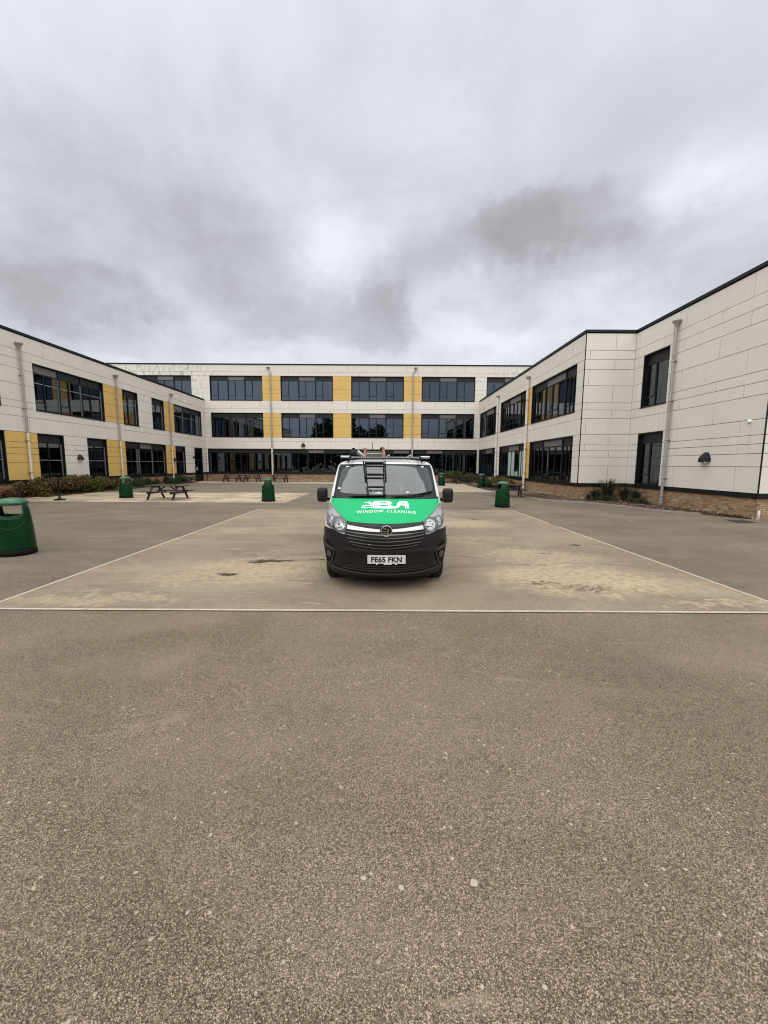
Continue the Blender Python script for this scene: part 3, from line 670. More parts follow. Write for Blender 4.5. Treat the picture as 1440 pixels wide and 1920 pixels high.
# ---- wall lamps, cameras ---------------------------------------------------
def wall_lamp(F, u, z, s, label):
    org = F.pt(u, 0, z); m = MB(); n = 10; prof = []
    for i in range(n+1):
        a = i/n; prof.append((s*.5*(.45+.55*min(1, a*1.6)), s*(.62-.90*a if False else .42-.84*a)))
    vs = []; fs = []; K = 10
    for i, (hw, zz) in enumerate(prof):
        dep = s*.62*math.sin(min(1, (i+1.5)/n)*math.pi/2)
        for k in range(K+1):
            t_ = k/K; x = -hw+2*hw*t_; nn = dep*(1-abs(2*t_-1)**3.0)
            vs.append(F.pt(u+x, nn+.003, z+zz))
    for i in range(n):
        for k in range(K): a = i*(K+1)+k; fs.append((a, a+1, a+K+2, a+K+1))
    fs.append(tuple(range(K+1)));
    m.add(vs, fs, True)
    o = m.build('wall_lamp', 'lampcase', origin=org); tag(o, label, 'wall lamp', 'shrouded wall lamps on the cladding')
    MB().box(*F.bb(u-s*.36, u+s*.36, .01, s*.42, z-s*.47, z-s*.40)).build('diffuser', 'bulk', o, origin=org)
MAT['lampcase'] = mat('lamp_casing', (.016, .013, .012), .6, spec=.25)
wall_lamp(FL, 26.23, 2.25, .40, 'dark hooded wall lamp between the two narrow ground-floor windows of the left wing')
wall_lamp(FL, 37.98, 2.24, .44, 'dark hooded wall lamp on the yellow strip beside the farthest left-wing downpipe')
wall_lamp(FB, -8.93, 3.98, .46, 'dark hooded wall lamp above the glazed ground floor of the far block')
wall_lamp(F2, 16.45, 2.25, .46, 'dark hooded wall lamp alone on the wide blank wall of the right wing')
def dome(F, u, z, r, mt, label, cat, name):
    org = F.pt(u, 0, z); m = MB(); m.add([F.pt(u+r*math.cos(a)*math.cos(b), r*1.3*math.sin(b)+.003, z+r*.8*math.sin(a)*math.cos(b)) for b in [i*math.pi/2/6 for i in range(7)] for a in [k*math.pi/8 for k in range(16)]], [(i*16+k, i*16+(k+1) % 16, (i+1)*16+(k+1) % 16, (i+1)*16+k) for i in range(6) for k in range(16)], True)
    o = m.build(name, mt, origin=org, label=label, cat=cat); MB().box(*F.bb(u-r*.5, u+r*.5, .0, .03, z+r*.7, z+r*1.0)).build('bracket', mt, o, origin=org)
dome(F2, 14.65, 3.49, .08, 'vinyl', 'small white sensor dome high on the blank right wall', 'sensor', 'motion_sensor')
dome(F1, 29.62 if False else 30.15, 2.35, .14, 'lampcase', 'small dark camera beside the thick pale downpipe of the right wing', 'camera', 'security_camera')
dome(FL, 41.9, 2.5, .13, 'lampcase', 'small dark camera on the wall beside the dark left-wing door', 'camera', 'security_camera')

# ================================================================== PLANTING
def bed(name, pts, z=.05):
    n = len(pts); m = MB(); m.add([(x, y, z) for x, y in pts]+[(x, y, -.05) for x, y in pts], [tuple(range(n))]+[(i, i+n, (i+1) % n+n, (i+1) % n) for i in range(n)]); m.build(name, 'soil', kind='structure')
bed('planting_bed', [(-19.72, 20.2), (-18.75, 20.2), (-18.35, 20.8), (-18.35, 29.0), (-18.6, 40.5), (-19.72, 40.5)])
bed('planting_bed', [(10.56, 26.5), (8.9, 26.2), (8.5, 24.0), (8.7, 21.9), (9.25, 21.2), (10.4, 20.1), (11.15, 18.5), (11.45, 16.9), (11.95, 16.3), (12.5, 15.6), (12.95, 14.6), (13.2, 14.2), (13.2, 21.74), (10.56, 21.74)])
bed('planting_bed', [(5.6, 41.0), (10.52, 41.0), (10.52, 44.9), (5.6, 44.9)])
bed('planting_bed', [(7.9, 30.2), (10.52, 30.2), (10.52, 38.5), (7.9, 38.5)])
def kerbline(pts):
    m = MB()
    for a, b in zip(pts[:-1], pts[1:]): m.bar((a[0], a[1], .02), (b[0], b[1], .02), .07, .09)
    m.build('kerb_edging', 'kerb', kind='structure')
kerbline([(8.85, 26.2), (8.46, 24.0), (8.66, 21.9), (9.22, 21.15), (10.36, 20.06), (11.1, 18.46), (11.4, 16.86), (11.9, 16.25), (12.45, 15.55)])
def scatter_litter(n, fn, name):
    m = MB()
    for _ in range(n):
        x, y = fn(); s = random.uniform(.02, .07); a = random.random()*6.3; z = .055+random.random()*.03
        vs = [(x+s*math.cos(a+k*1.57)*(1 if k % 2 else .55), y+s*math.sin(a+k*1.57)*(1 if k % 2 else .55), z+random.uniform(0, .03)) for k in range(4)]
        m.add(vs, [(0, 1, 2, 3)])
    m.build(name, 'litter', kind='stuff', label='brown leaf litter and bark chips lying in the planting bed', cat='leaf litter')
def rbed():
    while True:
        y = random.uniform(14.4, 25.5); xo = np.interp(y, [14.4, 15.6, 16.3, 16.9, 18.5, 20.1, 21.2, 22, 26], [13, 12.55, 11.95, 11.5, 11.15, 10.45, 9.3, 8.7, 8.7]); xi = 13.1 if y < 21.7 else 10.5
        if xo < xi: return random.uniform(xo, xi), y
scatter_litter(2600, rbed, 'leaf_litter')
scatter_litter(900, lambda: (random.uniform(-19.65, -18.4), random.uniform(20.3, 40)), 'leaf_litter')
def shrub(loc, size, n, m_, label, ls=.06, seed=0, group='shrubs in the planting beds'):
    rg = np.random.default_rng(seed+100); x0, y0 = loc; sx, sy, sz = size
    root = empty('shrub', (x0, y0, 0.04), label, 'shrub', group)
    # clump centres give the crown an uneven outline
    K = 16; cc = rg.uniform(-1, 1, (K, 3)); cc[:, 2] = rg.uniform(.15, .8, K); cc[:, :2] *= .72
    cr = rg.uniform(.22, .42, K)
    k = rg.integers(0, K, n); dr = rg.normal(0, 1, (n, 3)); dr /= np.linalg.norm(dr, axis=1)[:, None]
    rad = rg.uniform(.35, 1.05, n)**.5
    p = cc[k]+dr*(cr[k]*rad)[:, None]
    p[:, 2] = np.clip(p[:, 2], .03, 1.1)
    c = p*np.array([sx, sy, sz])+np.array([x0, y0, .04])
    a = rg.normal(0, 1, (n, 3)); a[:, 2] += .3; a /= np.linalg.norm(a, axis=1)[:, None]
    b = np.cross(a, rg.normal(0, 1, (n, 3))); b /= np.linalg.norm(b, axis=1)[:, None]
    s = rg.uniform(.6, 1.3, n)[:, None]*ls
    vs = np.stack([c-a*s*.5, c+b*s*.28, c+a*s*.5, c-b*s*.28], 1).reshape(-1, 3)-np.array([x0, y0, .04])
    me = bpy.data.meshes.new('foliage'); me.from_pydata(vs.tolist(), [], (np.arange(n*4).reshape(-1, 4)).tolist()); me.materials.append(MAT[m_])
    o = bpy.data.objects.new('foliage', me); link(o, root, (x0, y0, .04))
    st = MB()
    for i in range(9):
        e = cc[i]*np.array([sx, sy, sz])*.9; st.tube([(x0, y0, .0), (x0+e[0]*.5, y0+e[1]*.5, .04+e[2]*.5), (x0+e[0], y0+e[1], .04+e[2])], [.014, .01, .005], 5)
    st.build('stem', 'stem', root)
    return root
S = shrub
S((-19.05, 22.1), (.75, 1.3, .95), 4800, 'leaf_mixed', 'dark and rusty shrub at the near end of the long left bed', .12, 1)
S((-19.0, 23.9), (.78, 1.3, .98), 4800, 'leaf_mixed', 'mixed red and green shrub behind the black post on its base', .12, 2)
S((-19.0, 25.7), (.78, 1.3, 1.0), 4800, 'leaf_green', 'bright green shrub below the narrow left-wing windows', .12, 3)
S((-19.05, 27.4), (.75, 1.2, .78), 5000, 'leaf_mixed', 'lower green and rust shrub ending the long bed near the green bin', .11, 4)
S((-19.2, 20.55), (.55, .55, .45), 1800, 'leaf_red', 'tiny dark shrub at the very left edge of the photo', .07, 5)
S((-19.15, 31.6), (.7, 1.6, .75), 4200, 'leaf_dark', 'dark shrub behind the green bin, left of the picnic table', .08, 6)
S((-19.2, 33.4), (.6, 1.0, .5), 2200, 'leaf_dark', 'low dark shrub with pale leaves left of the rusty post', .08, 7)
S((-19.15, 36.6), (.7, 1.4, .8), 4000, 'leaf_dark', 'dark shrub behind the top of the near picnic table', .08, 8)
S((-19.2, 38.8), (.6, 1.1, .6), 2400, 'leaf_dark', 'small dark shrub beside the cream wall next to the door', .08, 9)
S((7.4, 43.2), (1.0, .9, 1.15), 4200, 'leaf_green', 'leafy green shrub behind the far right picnic table', .10, 10)
S((8.9, 43.4), (1.0, .8, 1.0), 3600, 'leaf_green', 'green shrub against the far block beside the pale corner post', .10, 11)
S((9.9, 41.8), (.6, .8, .8), 2600, 'leaf_red', 'rusty-leaved shrub in the far right corner of the yard', .09, 12)
S((9.2, 33.6), (1.1, 1.5, .98), 5200, 'leaf_dark', 'dark green shrub immediately right of the farther right green bin', .09, 13)
S((9.4, 30.9), (1.0, 1.5, .92), 5200, 'leaf_mixed', 'dark green and rust shrub behind the near right picnic table', .09, 14)
def blade_plant(loc, h, n, label, seed, spread=.45):
    rg = random.Random(seed); x0, y0 = loc; root = empty('grass_clump', (x0, y0, .04), label, 'plant', 'spiky plants by the right wing'); m = MB()
    for _ in range(n):
        a = rg.random()*6.283; L = h*rg.uniform(.45, 1.1); sp = spread*rg.uniform(.15, 1.0)*h; wd = rg.uniform(.02, .042)
        d_ = Vector((math.cos(a), math.sin(a), 0)); sd_ = Vector((-d_.y, d_.x, 0)); vs = []; b0 = Vector((x0, y0, .04))+d_*rg.uniform(0, .12)
        for i in range(5):
            t_ = i/4; p = b0+d_*(sp*t_**1.7)+Vector((0, 0, L*(t_-.22*t_**3))); ww = wd*(1-t_*.93)
            vs += [p-sd_*ww, p+sd_*ww]
        m.add(vs, [(2*i, 2*i+1, 2*i+3, 2*i+2) for i in range(4)])
    m.build('blades', 'leaf_blade', root)
blade_plant((11.95, 21.25), 1.45, 170, 'tallest spiky dark plant against the brick plinth of the stepped corner', 1, .55)
blade_plant((11.3, 21.2), .85, 150, 'medium spiky plant left of the tallest one by the brick plinth', 2, .6)
blade_plant((10.85, 21.15), .48, 70, 'smallest spiky plant nearest the outer brick corner', 3, .5)
blade_plant((12.6, 20.9), 1.1, 130, 'spiky plant right of the tallest one, in the inner corner', 4, .6)
blade_plant((12.7, 20.1), .86, 150, 'spiky plant under the lower right-wing window', 5, .6)
S((11.6, 20.95), (.7, .3, .3), 900, 'leaf_dark', 'low scrubby growth between the spiky plants', .07, 15)
S((12.6, 19.6), (.4, .8, .28), 1300, 'leaf_dark', 'low scrubby growth right of the last spiky plant', .06, 16)
# woodland reflected in the windows, far behind the camera
def woods():
    vs = []; rg = np.random.default_rng(5); fs = []
    pts = []
    for x in np.arange(-75, 90, 3.2):
        h = rg.uniform(6.0, 8.2)
        if -22 < x < -10: h = rg.uniform(15, 19)
        if -8 < x < -1: h = rg.uniform(12, 15)
        n = int(h*95); q = rg.normal(0, 1, (n, 3)); q /= np.linalg.norm(q, axis=1)[:, None]; q *= rg.uniform(.5, 1, (n, 1))
        pts.append(q*np.array([2.9, 2.9, h*.5])+np.array([x, -36+rg.uniform(-2.5, 2.5), h*.5]))
    c = np.concatenate(pts); n = len(c); a = rg.normal(0, 1, (n, 3)); a /= np.linalg.norm(a, axis=1)[:, None]; b = np.cross(a, rg.normal(0, 1, (n, 3))); b /= np.linalg.norm(b, axis=1)[:, None]
    s = rg.uniform(.25, .6, (n, 1)); v = np.stack([c-a*s, c+b*s*.7, c+a*s, c-b*s*.7], 1).reshape(-1, 3)
    me = bpy.data.meshes.new('woodland'); me.from_pydata(v.tolist(), [], np.arange(n*4).reshape(-1, 4).tolist()); me.materials.append(MAT['leaf_dark'])
    o = bpy.data.objects.new('woodland', me); link(o); tag(o, 'dark belt of trees reflected in the window glass', 'trees', None, 'stuff')
woods()

# ================================================================== YARD THINGS
def make_bin(loc, rot, label, scl=1.):
    x0, y0 = loc; root = empty('litter_bin', (x0, y0, 0), label, 'litter bin', 'green litter bins in the yard')
    N = 56; body = []; fs = []
    prof = [(.10, .325), (.2, .325), (.4, .314), (.6, .30), (.75, .285), (.85, .272)]
    half = .95
    def top(th):
        d_ = min(abs(((th+math.pi) % (2*math.pi))-math.pi), abs((th % (2*math.pi))-math.pi))
        if d_ > half: return 1.06
        e = d_/half; return .80+.05*e**2+ (.21*max(0, (e-.86)/.14)**1.5)
    rows = 12; vs = []
    for i in range(rows+1):
        for k in range(N):
            th = 2*math.pi*k/N; zt = top(th); z = .10+(zt-.10)*i/rows
            r = np.interp(z, [.10, .2, .5, .75, .9, 1.0, 1.06], [.325, .327, .308, .288, .268, .245, .235]); vs.append((x0+r*math.cos(th), y0+r*math.sin(th), z))
    m = MB(); m.add(vs, [(i*N+k, i*N+(k+1) % N, (i+1)*N+(k+1) % N, (i+1)*N+k) for i in range(rows) for k in range(N)], True)
    bo = m.build('body', 'bin', root); md = bo.modifiers.new('wall', 'SOLIDIFY'); md.thickness = .02; md.offset = -1
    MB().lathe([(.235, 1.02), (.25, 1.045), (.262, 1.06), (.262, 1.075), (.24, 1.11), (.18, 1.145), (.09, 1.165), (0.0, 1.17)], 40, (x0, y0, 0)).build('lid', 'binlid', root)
    MB().lathe([(.0, 0), (.30, 0), (.333, .02), (.335, .11), (.322, .125)], 40, (x0, y0, 0)).build('base', 'binbase', root)
    MB().lathe([(.225, .72), (.225, .55), (0, .5)], 24, (x0, y0, 0)).build('liner', 'binbase', root)
    for sgn in (0, math.pi):   # raised rim of the opening and embossed arc below it
        pts = []; pt2 = []
        for i in range(25):
            t_ = -half*.93+2*half*.93*i/24; z = top(t_); r = np.interp(z, [.5, .75, .9, 1.06], [.308, .288, .268, .235])+.002; pts.append((x0+r*math.cos(t_+sgn), y0+r*math.sin(t_+sgn), z))
            z2 = .79-.235*math.sqrt(max(0, 1-(t_/(half*.95))**2)); r2 = np.interp(z2, [.4, .5, .75, .9], [.314, .308, .288, .268])+.001; pt2.append((x0+r2*math.cos(t_+sgn), y0+r2*math.sin(t_+sgn), z2))
        MB().tube(pts, .009, 6).build('rim', 'binline', root); MB().tube(pt2, .0035, 5).build('emboss', 'binline', root)
    root.rotation_euler = (0, 0, rot); root.scale = (scl,)*3
    return root
make_bin((-7.57, 8.12), R(-62), 'large green litter bin nearest the camera, at the left edge of the photo', 1.0)
make_bin((-14.0, 21.75), R(-52), 'green litter bin left of the near picnic table on the pale paving')
make_bin((-5.78, 20.05), R(20), 'green litter bin standing near the right end of the pale paving')
make_bin((5.36, 17.95), R(8), 'green litter bin in front of the right picnic table')
make_bin((8.12, 33.2), R(-80), 'green litter bin between the two right-hand shrub beds')
make_bin((5.25, 36.3), R(95), 'small far green litter bin just right of the van windscreen')

def make_table(loc, rot, label, top='wood'):
    x0, y0 = loc; root = empty('picnic_table', (x0, y0, 0), label, 'picnic table', 'wooden picnic tables in the yard')
    def B(*a): return MB().box(x0+a[0], x0+a[1], y0+a[2], y0+a[3], a[4], a[5])
    L = .98
    for i in range(5): B(-L, L, -.36+i*.146, -.36+i*.146+.138, .71, .75).build('top_plank', top, root)
    for s in (-1, 1):
        for i in range(2): B(-L, L, s*(.72)-.145+i*.148, s*(.72)-.145+i*.148+.14, .41, .45).build('seat_plank', 'wood', root)
    for sx in (-1, 1):
        X = x0+sx*.66
        for s in (-1, 1): MB().bar((X, y0+s*.74, -.0), (X, y0+s*.24, .71), .045, .10, (1, 0, 0)).build('leg', 'wood', root)
        MB().box(X-.075 if sx > 0 else X+.03, X-.03 if sx > 0 else X+.075, y0-.80, y0+.80, .32, .41).build('seat_beam', 'wood', root)
        MB().box(X-.075 if sx > 0 else X+.03, X-.03 if sx > 0 else X+.075, y0-.34, y0+.34, .62, .71).build('top_beam', 'wood', root)
        MB().bar((X-sx*.06, y0, .36), (x0+sx*.12, y0, .70), .045, .07, (0, 1, 0)).build('brace', 'wood', root)
    root.rotation_euler = (0, 0, rot); return root
make_table((-11.32, 21.0), R(-3), 'weathered brown picnic table on the pale paving, nearest on the left', 'woodtop')
make_table((-15.45, 41.0), R(0), 'leftmost of three dark picnic tables by the far brick plinth')
make_table((-13.45, 41.1), R(1), 'middle one of three dark picnic tables by the far brick plinth')
make_table((-10.62, 41.0), R(0), 'picnic table right of the far white downpipe, behind a green bin')
make_table((7.55, 24.1), R(-12), 'dark picnic table right behind the right green bin', 'woodtop')
make_table((7.9, 40.4), R(0), 'dark picnic table half hidden before the far right shrubs')
# black post on a base
po = empty('queue_post', (-16.22, 20.0, 0), 'thin black post on a flat round base before the left shrubs', 'post')
MB().lathe([(0, 0.012), (.24, .012), (.25, .03), (.23, .07), (.06, .09), (0, .09)], 28, (-16.22, 20.0, 0)).build('base', 'binbase', po)
MB().lathe([(.045, .08), (.045, 1.05), (.055, 1.06), (.055, 1.10), (.03, 1.13), (0, 1.135)], 16, (-16.22, 20.0, 0)).build('shaft', 'black', po)
MB().lathe([(.07, .08), (.07, .12), (.047, .15)], 16, (-16.22, 20.0, 0)).build('collar', 'black', po)
MAT['rust'] = mat('rust', (.12, .05, .03), .8)
p2 = empty('marker_post', (-19.3, 34.2, 0.04), 'short rusty post against the left brick plinth between dark shrubs', 'post')
MB().box(-19.36, -19.26, 34.15, 34.25, 0.04, .86).build('shaft', 'rust', p2); MB().box(-19.4, -19.22, 34.11, 34.29, .86, .90).build('cap', 'rust', p2)
# pale concrete slab and marker stub
MB().box(-18.3, -17.7, 20.35, 21.1, .0, .07).build('concrete_slab', 'slab', origin=(-18, 20.7, 0), label='pale loose concrete slab at the foot of the left shrubs', cat='slab')
m = MB(); m.lathe([(0, 0), (.035, 0), (.035, .34), (.03, .36), (0, .36)], 12, (13.02, 13.75, 0)); m.build('marker_stub', 'vinyl', origin=(13.02, 13.75, 0), label='short white stub pipe at the foot of the right brick corner', cat='pipe')

# ================================================================== VAN
VX, VY = .03, 5.69
FZ = [(0.0, .16), (.20, .12), (.27, .05), (.34, .015), (.5, 0), (.72, .0), (.84, .02), (.95, .06), (.99, .12), (1.05, .27), (1.15, .53), (1.25, .79), (1.30, .93), (1.6, 1.33), (1.86, 1.70), (1.90, 1.78), (1.93, 1.9), (1.955, 2.1), (1.97, 2.5)]
WZ = [(0, .93), (.27, .945), (.4, .965), (.7, .98), (.9, .98), (1.1, .972), (1.3, .957), (1.6, .93), (1.86, .90), (1.93, .85), (1.955, .76), (1.97, .60)]
DZ = [(0, .75), (.9, .75), (1.1, .6), (1.3, .34), (1.8, .36), (2, .4)]
def smtab(tab, k):
    zz = np.arange(0, 1.9751, .005); v = np.interp(zz, [t[0] for t in tab], [t[1] for t in tab])
    ker = np.ones(k)/k; pad = np.pad(v, k//2, mode='edge'); v2 = np.convolve(pad, ker, 'valid')[:len(zz)]
    v2[-k:] = v[-k:]*.5+v2[-k:]*.5
    return zz, v2
TF, TW, TD = smtab(FZ, 7), smtab(WZ, 9), smtab(DZ, 21)
def vf(z): return float(np.interp(z, *TF))
def vw(z): return float(np.interp(z, *TW))
def vd(z): return float(np.interp(z, *TD))
def vy(x, z):
    s = min(abs(x)/vw(z), 1.); return vf(z)+vd(z)*(1-(1-s**2.5)**.625)
def vnorm(x, z):
    e = .006; w_ = vw(z)*.995; xc = max(-w_, min(w_, x))
    gx = (vy(min(w_, xc+e), z)-vy(max(-w_, xc-e), z))/(min(w_, xc+e)-max(-w_, xc-e)); gz = (vy(xc, z+e)-vy(xc, z-e))/(2*e)
    return Vector((gx, -1, gz)).normalized()
VAN = empty('van', (VX, VY+2.4, 0), 'white van with a green bonnet and black bumper parked facing the camera', 'van')
def vp(x, y, z): return (VX+x, VY+y, z)
def surf(x, z, off): p = Vector(vp(x, vy(x, z), z)); return p+vnorm(x, z)*off
def patch(name, mt, polys, off, thick=.012, sp=.035, holes=(), parent=None, mirror=False, build=True):
    """outline in (x, z) seen from the front, laid on the nose surface with real thickness"""
    mb = MB()
    for poly in polys:
        vs = []; ed = []
        def loop(pl):
            n0 = len(vs); pp = []
            for (a, b) in zip(pl, pl[1:]+pl[:1]):
                L_ = math.hypot(b[0]-a[0], b[1]-a[1]); n = max(1, int(L_/sp))
                for i in range(n): pp.append((a[0]+(b[0]-a[0])*i/n, a[1]+(b[1]-a[1])*i/n))
            for q in pp: vs.append(Vector(q))
            for i in range(len(pp)): ed.append((n0+i, n0+(i+1) % len(pp)))
            return pp
        outer = loop(poly); hl = [loop(h) for h in holes]
        xs = [p[0] for p in outer]; zs = [p[1] for p in outer]
        def inside(x, z, pg):
            c = False; j = len(pg)-1
            for i in range(len(pg)):
                if (pg[i][1] > z) != (pg[j][1] > z) and x < (pg[j][0]-pg[i][0])*(z-pg[i][1])/(pg[j][1]-pg[i][1])+pg[i][0]: c = not c
                j = i
            return c
        gx = np.arange(min(xs)+sp*.5, max(xs), sp); gz = np.arange(min(zs)+sp*.5, max(zs), sp)
        for x in gx:
            for z in gz:
                if inside(x, z, outer) and not any(inside(x, z, h) for h in hl) and min(math.hypot(x-q[0], z-q[1]) for q in outer) > sp*.4: vs.append(Vector((x, z)))
        r = delaunay_2d_cdt(vs, ed, [], 0, 1e-5); V, Fc = r[0], r[2]
        tri = []
        for f in Fc:
            cx = sum(V[i][0] for i in f)/3; cz = sum(V[i][1] for i in f)/3
            if inside(cx, cz, outer) and not any(inside(cx, cz, h) for h in hl): tri.append(tuple(f))
        cnt = {}
        for f in tri:
            for a, b in zip(f, f[1:]+f[:1]): cnt.setdefault((min(a, b), max(a, b)), []).append((a, b))
        for sg in ((1, -1) if mirror else (1,)):
            top = [surf(v[0]*sg, v[1], off) for v in V]; bot = [surf(v[0]*sg, v[1], off-thick) for v in V]
            ff = [f if sg > 0 else f[::-1] for f in tri]
            # face the outside: -Y
            if ff:
                a, b, c = (top[i] for i in ff[0][:3])
                if (b-a).cross(c-a).y > 0: ff = [f[::-1] for f in ff]
            mb.add(top, ff, True)
            sk = []; k0 = len(top)
            for k, es in cnt.items():
                if len(es) == 1:
                    a, b = es[0]; sk.append((a, b, b+k0, a+k0))
            mb.add(top+bot, sk)
    if not build: return mb
    return mb.build(name, mt, parent or VAN)
# ---- shell
WY1, WY2, WX, WR = .93, 4.03, .84, .335
SS = sorted(set([round(1-(1-i/22)**2.1, 4) for i in range(23)] + [.93, .995]))
def ring(z, off=0., yend=None):
    w_ = vw(z)+off; pts = []
    for s in SS: pts.append((w_*s, vf(z)-off+vd(z)*(1-(1-s**2.5)**.625)))
    ys = vf(z)+vd(z); side = []; last = ys
    for y in [ys+.10]+[.9+.05*i for i in range(12)]+[2.35, 2.7, 3.2]+[3.58+.06*i for i in range(16)]+[4.6, 4.78]:
        y = max(y, last+.004); last = y; side.append((w_, y))
    rear = [(w_-.02, 4.88), (w_-.08, 4.95), (w_*.5, 4.985), (0, 4.99)]
    right = pts+side+rear
    left = [(-x, y) for x, y in right][::-1]
    return right+left[1:-1]
zr = sorted(set([round(.22+.03*i, 3) for i in range(58)] + [1.345, 1.875, 1.94, 1.95, 1.96, 1.97])); zr = [z for z in zr if z <= 1.97]
rings = [ring(z) for z in zr]; NR = len(rings[0]); nS = len(SS)
vs = [vp(x, y, z) for z, rg_ in zip(zr, rings) for x, y in rg_]; fs = []; gl = MB()
for i in range(len(zr)-1):
    zc = (zr[i]+zr[i+1])/2
    for k in range(NR):
        a, b = i*NR+k, i*NR+(k+1) % NR; q = (a, b, b+NR, a+NR)
        x = sum(vs[j][0]-VX for j in q)/4; y = sum(vs[j][1]-VY for j in q)/4; s = abs(x)/vw(zc)
        if 1.345 < zc < 1.875 and s < .925 and y < 2.4: continue
        if 1.36 < zc < 1.80 and s > .99 and vf(zc)+vd(zc)+.09 < y < 2.36: gl.add([vs[j] for j in q], [(0, 1, 2, 3)], True); continue
        if any(math.hypot(y-wy, zc-.345) < .40 for wy in (WY1, WY2)) and s > .6: continue
        fs.append(q)
m = MB(); m.add(vs, fs, True); m.add([vs[(len(zr)-1)*NR+k] for k in range(NR)], [tuple(range(NR))], True); m.add([vs[k] for k in range(NR)], [tuple(range(NR))[::-1]])
body = m.build('body', 'white', VAN); gl.build('side_window', 'vglass', VAN)
AR, AZ = .405, .345
def vx(y, z, off=0.):    # half width of the hull at depth y and height z
    t_ = (y-vf(z))/vd(z)
    if t_ >= 1: return vw(z)+off
    return (vw(z)+off)*max(0., 1-(1-max(0, t_))**1.6)**.4
for sg in (-1, 1):
    for wy in (WY1, WY2):
        pts = []
        for k in range(33):
            a = -.38+(math.pi+.76)*k/32; y, z = wy+AR*math.cos(a), AZ+AR*math.sin(a)
            if z > .20: pts.append(vp(sg*(vx(y, max(z, .22), .008)), y, z))
        MB().tube(pts, .020, 8).build('wheel_arch_lip', 'bumper', VAN)
        n = 24; li = MB(); c1 = [vp(sg*.50, wy+(AR+.01)*math.cos(math.pi*k/n), AZ+(AR+.01)*math.sin(math.pi*k/n)) for k in range(n+1)]; c2 = [vp(sg*(vx(wy+AR*math.cos(math.pi*k/n), .5)-.012), wy+(AR+.01)*math.cos(math.pi*k/n), AZ+(AR+.01)*math.sin(math.pi*k/n)) for k in range(n+1)]
        li.add(c1+c2, [(k, k+1, k+n+2, k+n+1) for k in range(n)]+[tuple(range(n+1))]); li.build('wheel_arch_liner', 'matt', VAN)
# ---- bumper: lower front of the hull in grey plastic, wrapping to the wheel arch
def bring(z, off):
    w_ = vw(z)+off; pts = [(w_*s, vf(z)-off+vd(z)*(1-(1-s**2.5)**.625)) for s in SS]; ys = vf(z)+vd(z)
    return [(-x, y) for x, y in pts[::-1]][:-1]+pts
bz = [.20+.02*i for i in range(36)]   # .20 ... .90
vs = []; fs = []
def crease(z): return .010+.012*math.exp(-((z-.615)/.03)**2)-.010*math.exp(-((z-.50)/.06)**2)+.016*math.exp(-((z-.275)/.025)**2)
rr = [bring(z, crease(z)) for z in bz]; nb_ = len(rr[0])
for z, r_ in zip(bz, rr):
    for x, y in r_: vs.append(vp(x, y, z+ .05*min(1, max(0, (abs(x)-.55)/.4))*(-1 if z < .35 else 0)*0))
fs = [(i*nb_+k, i*nb_+k+1, (i+1)*nb_+k+1, (i+1)*nb_+k) for i in range(len(bz)-1) for k in range(nb_-1) if math.hypot(vs[i*nb_+k][1]-VY+.01-WY1, bz[i]+.01-.345) > .40]
m = MB(); m.add(vs, fs, True)
a0 = [vs[k] for k in range(nb_)]; a1 = [(x*1.0, y+.12, z+.02) for x, y, z in a0]
m.add(a0+a1, [(k, k+nb_, k+nb_+1, k+1) for k in range(nb_-1)], True)
bump_o = m.build('bumper', 'bumper', VAN)
H = lambda pl: pl+[(-x, z) for x, z in pl[::-1] if abs(x) > 1e-4]
# bonnet
hood_half = [(0, 1.303), (.45, 1.303), (.905, 1.292), (.915, 1.255), (.825, 1.168), (.755, 1.12), (.678, 1.074), (.60, 1.032), (.556, 1.015), (.40, 1.010), (.245, 1.004), (0, 1.000)]
HOOD = hood_half + [(-x, z) for x, z in hood_half[::-1] if x > 0]
patch('bonnet', 'green', [HOOD], .014, .03)
# scuttle below the glass
sc_ = [(0, 1.352), (.45, 1.350), (.905, 1.328), (.91, 1.300), (.45, 1.3075), (0, 1.3085)]
patch('scuttle', 'vblack', [sc_+[(-x, z) for x, z in sc_[::-1] if x > 0]], .012, .03)
# windscreen
WSo = [(0, 1.884), (.5, 1.882), (.855, 1.873), (.868, 1.80), (.874, 1.64), (.883, 1.45), (.888, 1.325), (.45, 1.345), (0, 1.348)]
WSi = [(0, 1.872), (.55, 1.869), (.70, 1.858), (.775, 1.825), (.80, 1.77), (.835, 1.60), (.84, 1.50), (.825, 1.435), (.78, 1.405), (.70, 1.388), (.35, 1.376), (0, 1.372)]
full = lambda pl: pl+[(-x, z) for x, z in pl[::-1] if x > 0]
ws = patch('windscreen', 'vglass', [full([(x*.99, z) for x, z in WSo])], .002, .004)
patch('windscreen_border', 'vblack', [full(WSo)], .007, .004, holes=[full(WSi)], parent=ws)
for (x, z) in [(-.70, 1.832), (.69, 1.835), (-.80, 1.46), (.38, 1.405)]:
    n = 10; c = [(x+.028*math.cos(2*math.pi*k/n), z+.012*math.sin(2*math.pi*k/n)) for k in range(n)]
    patch('sticker', 'vinyl', [c], .009, .002, sp=.02, parent=ws)
patch('papers', 'vinyl', [[(-.17, 1.41), (-.13, 1.43), (-.09, 1.435), (-.05, 1.41)]], -.02, .002, sp=.03, parent=ws)
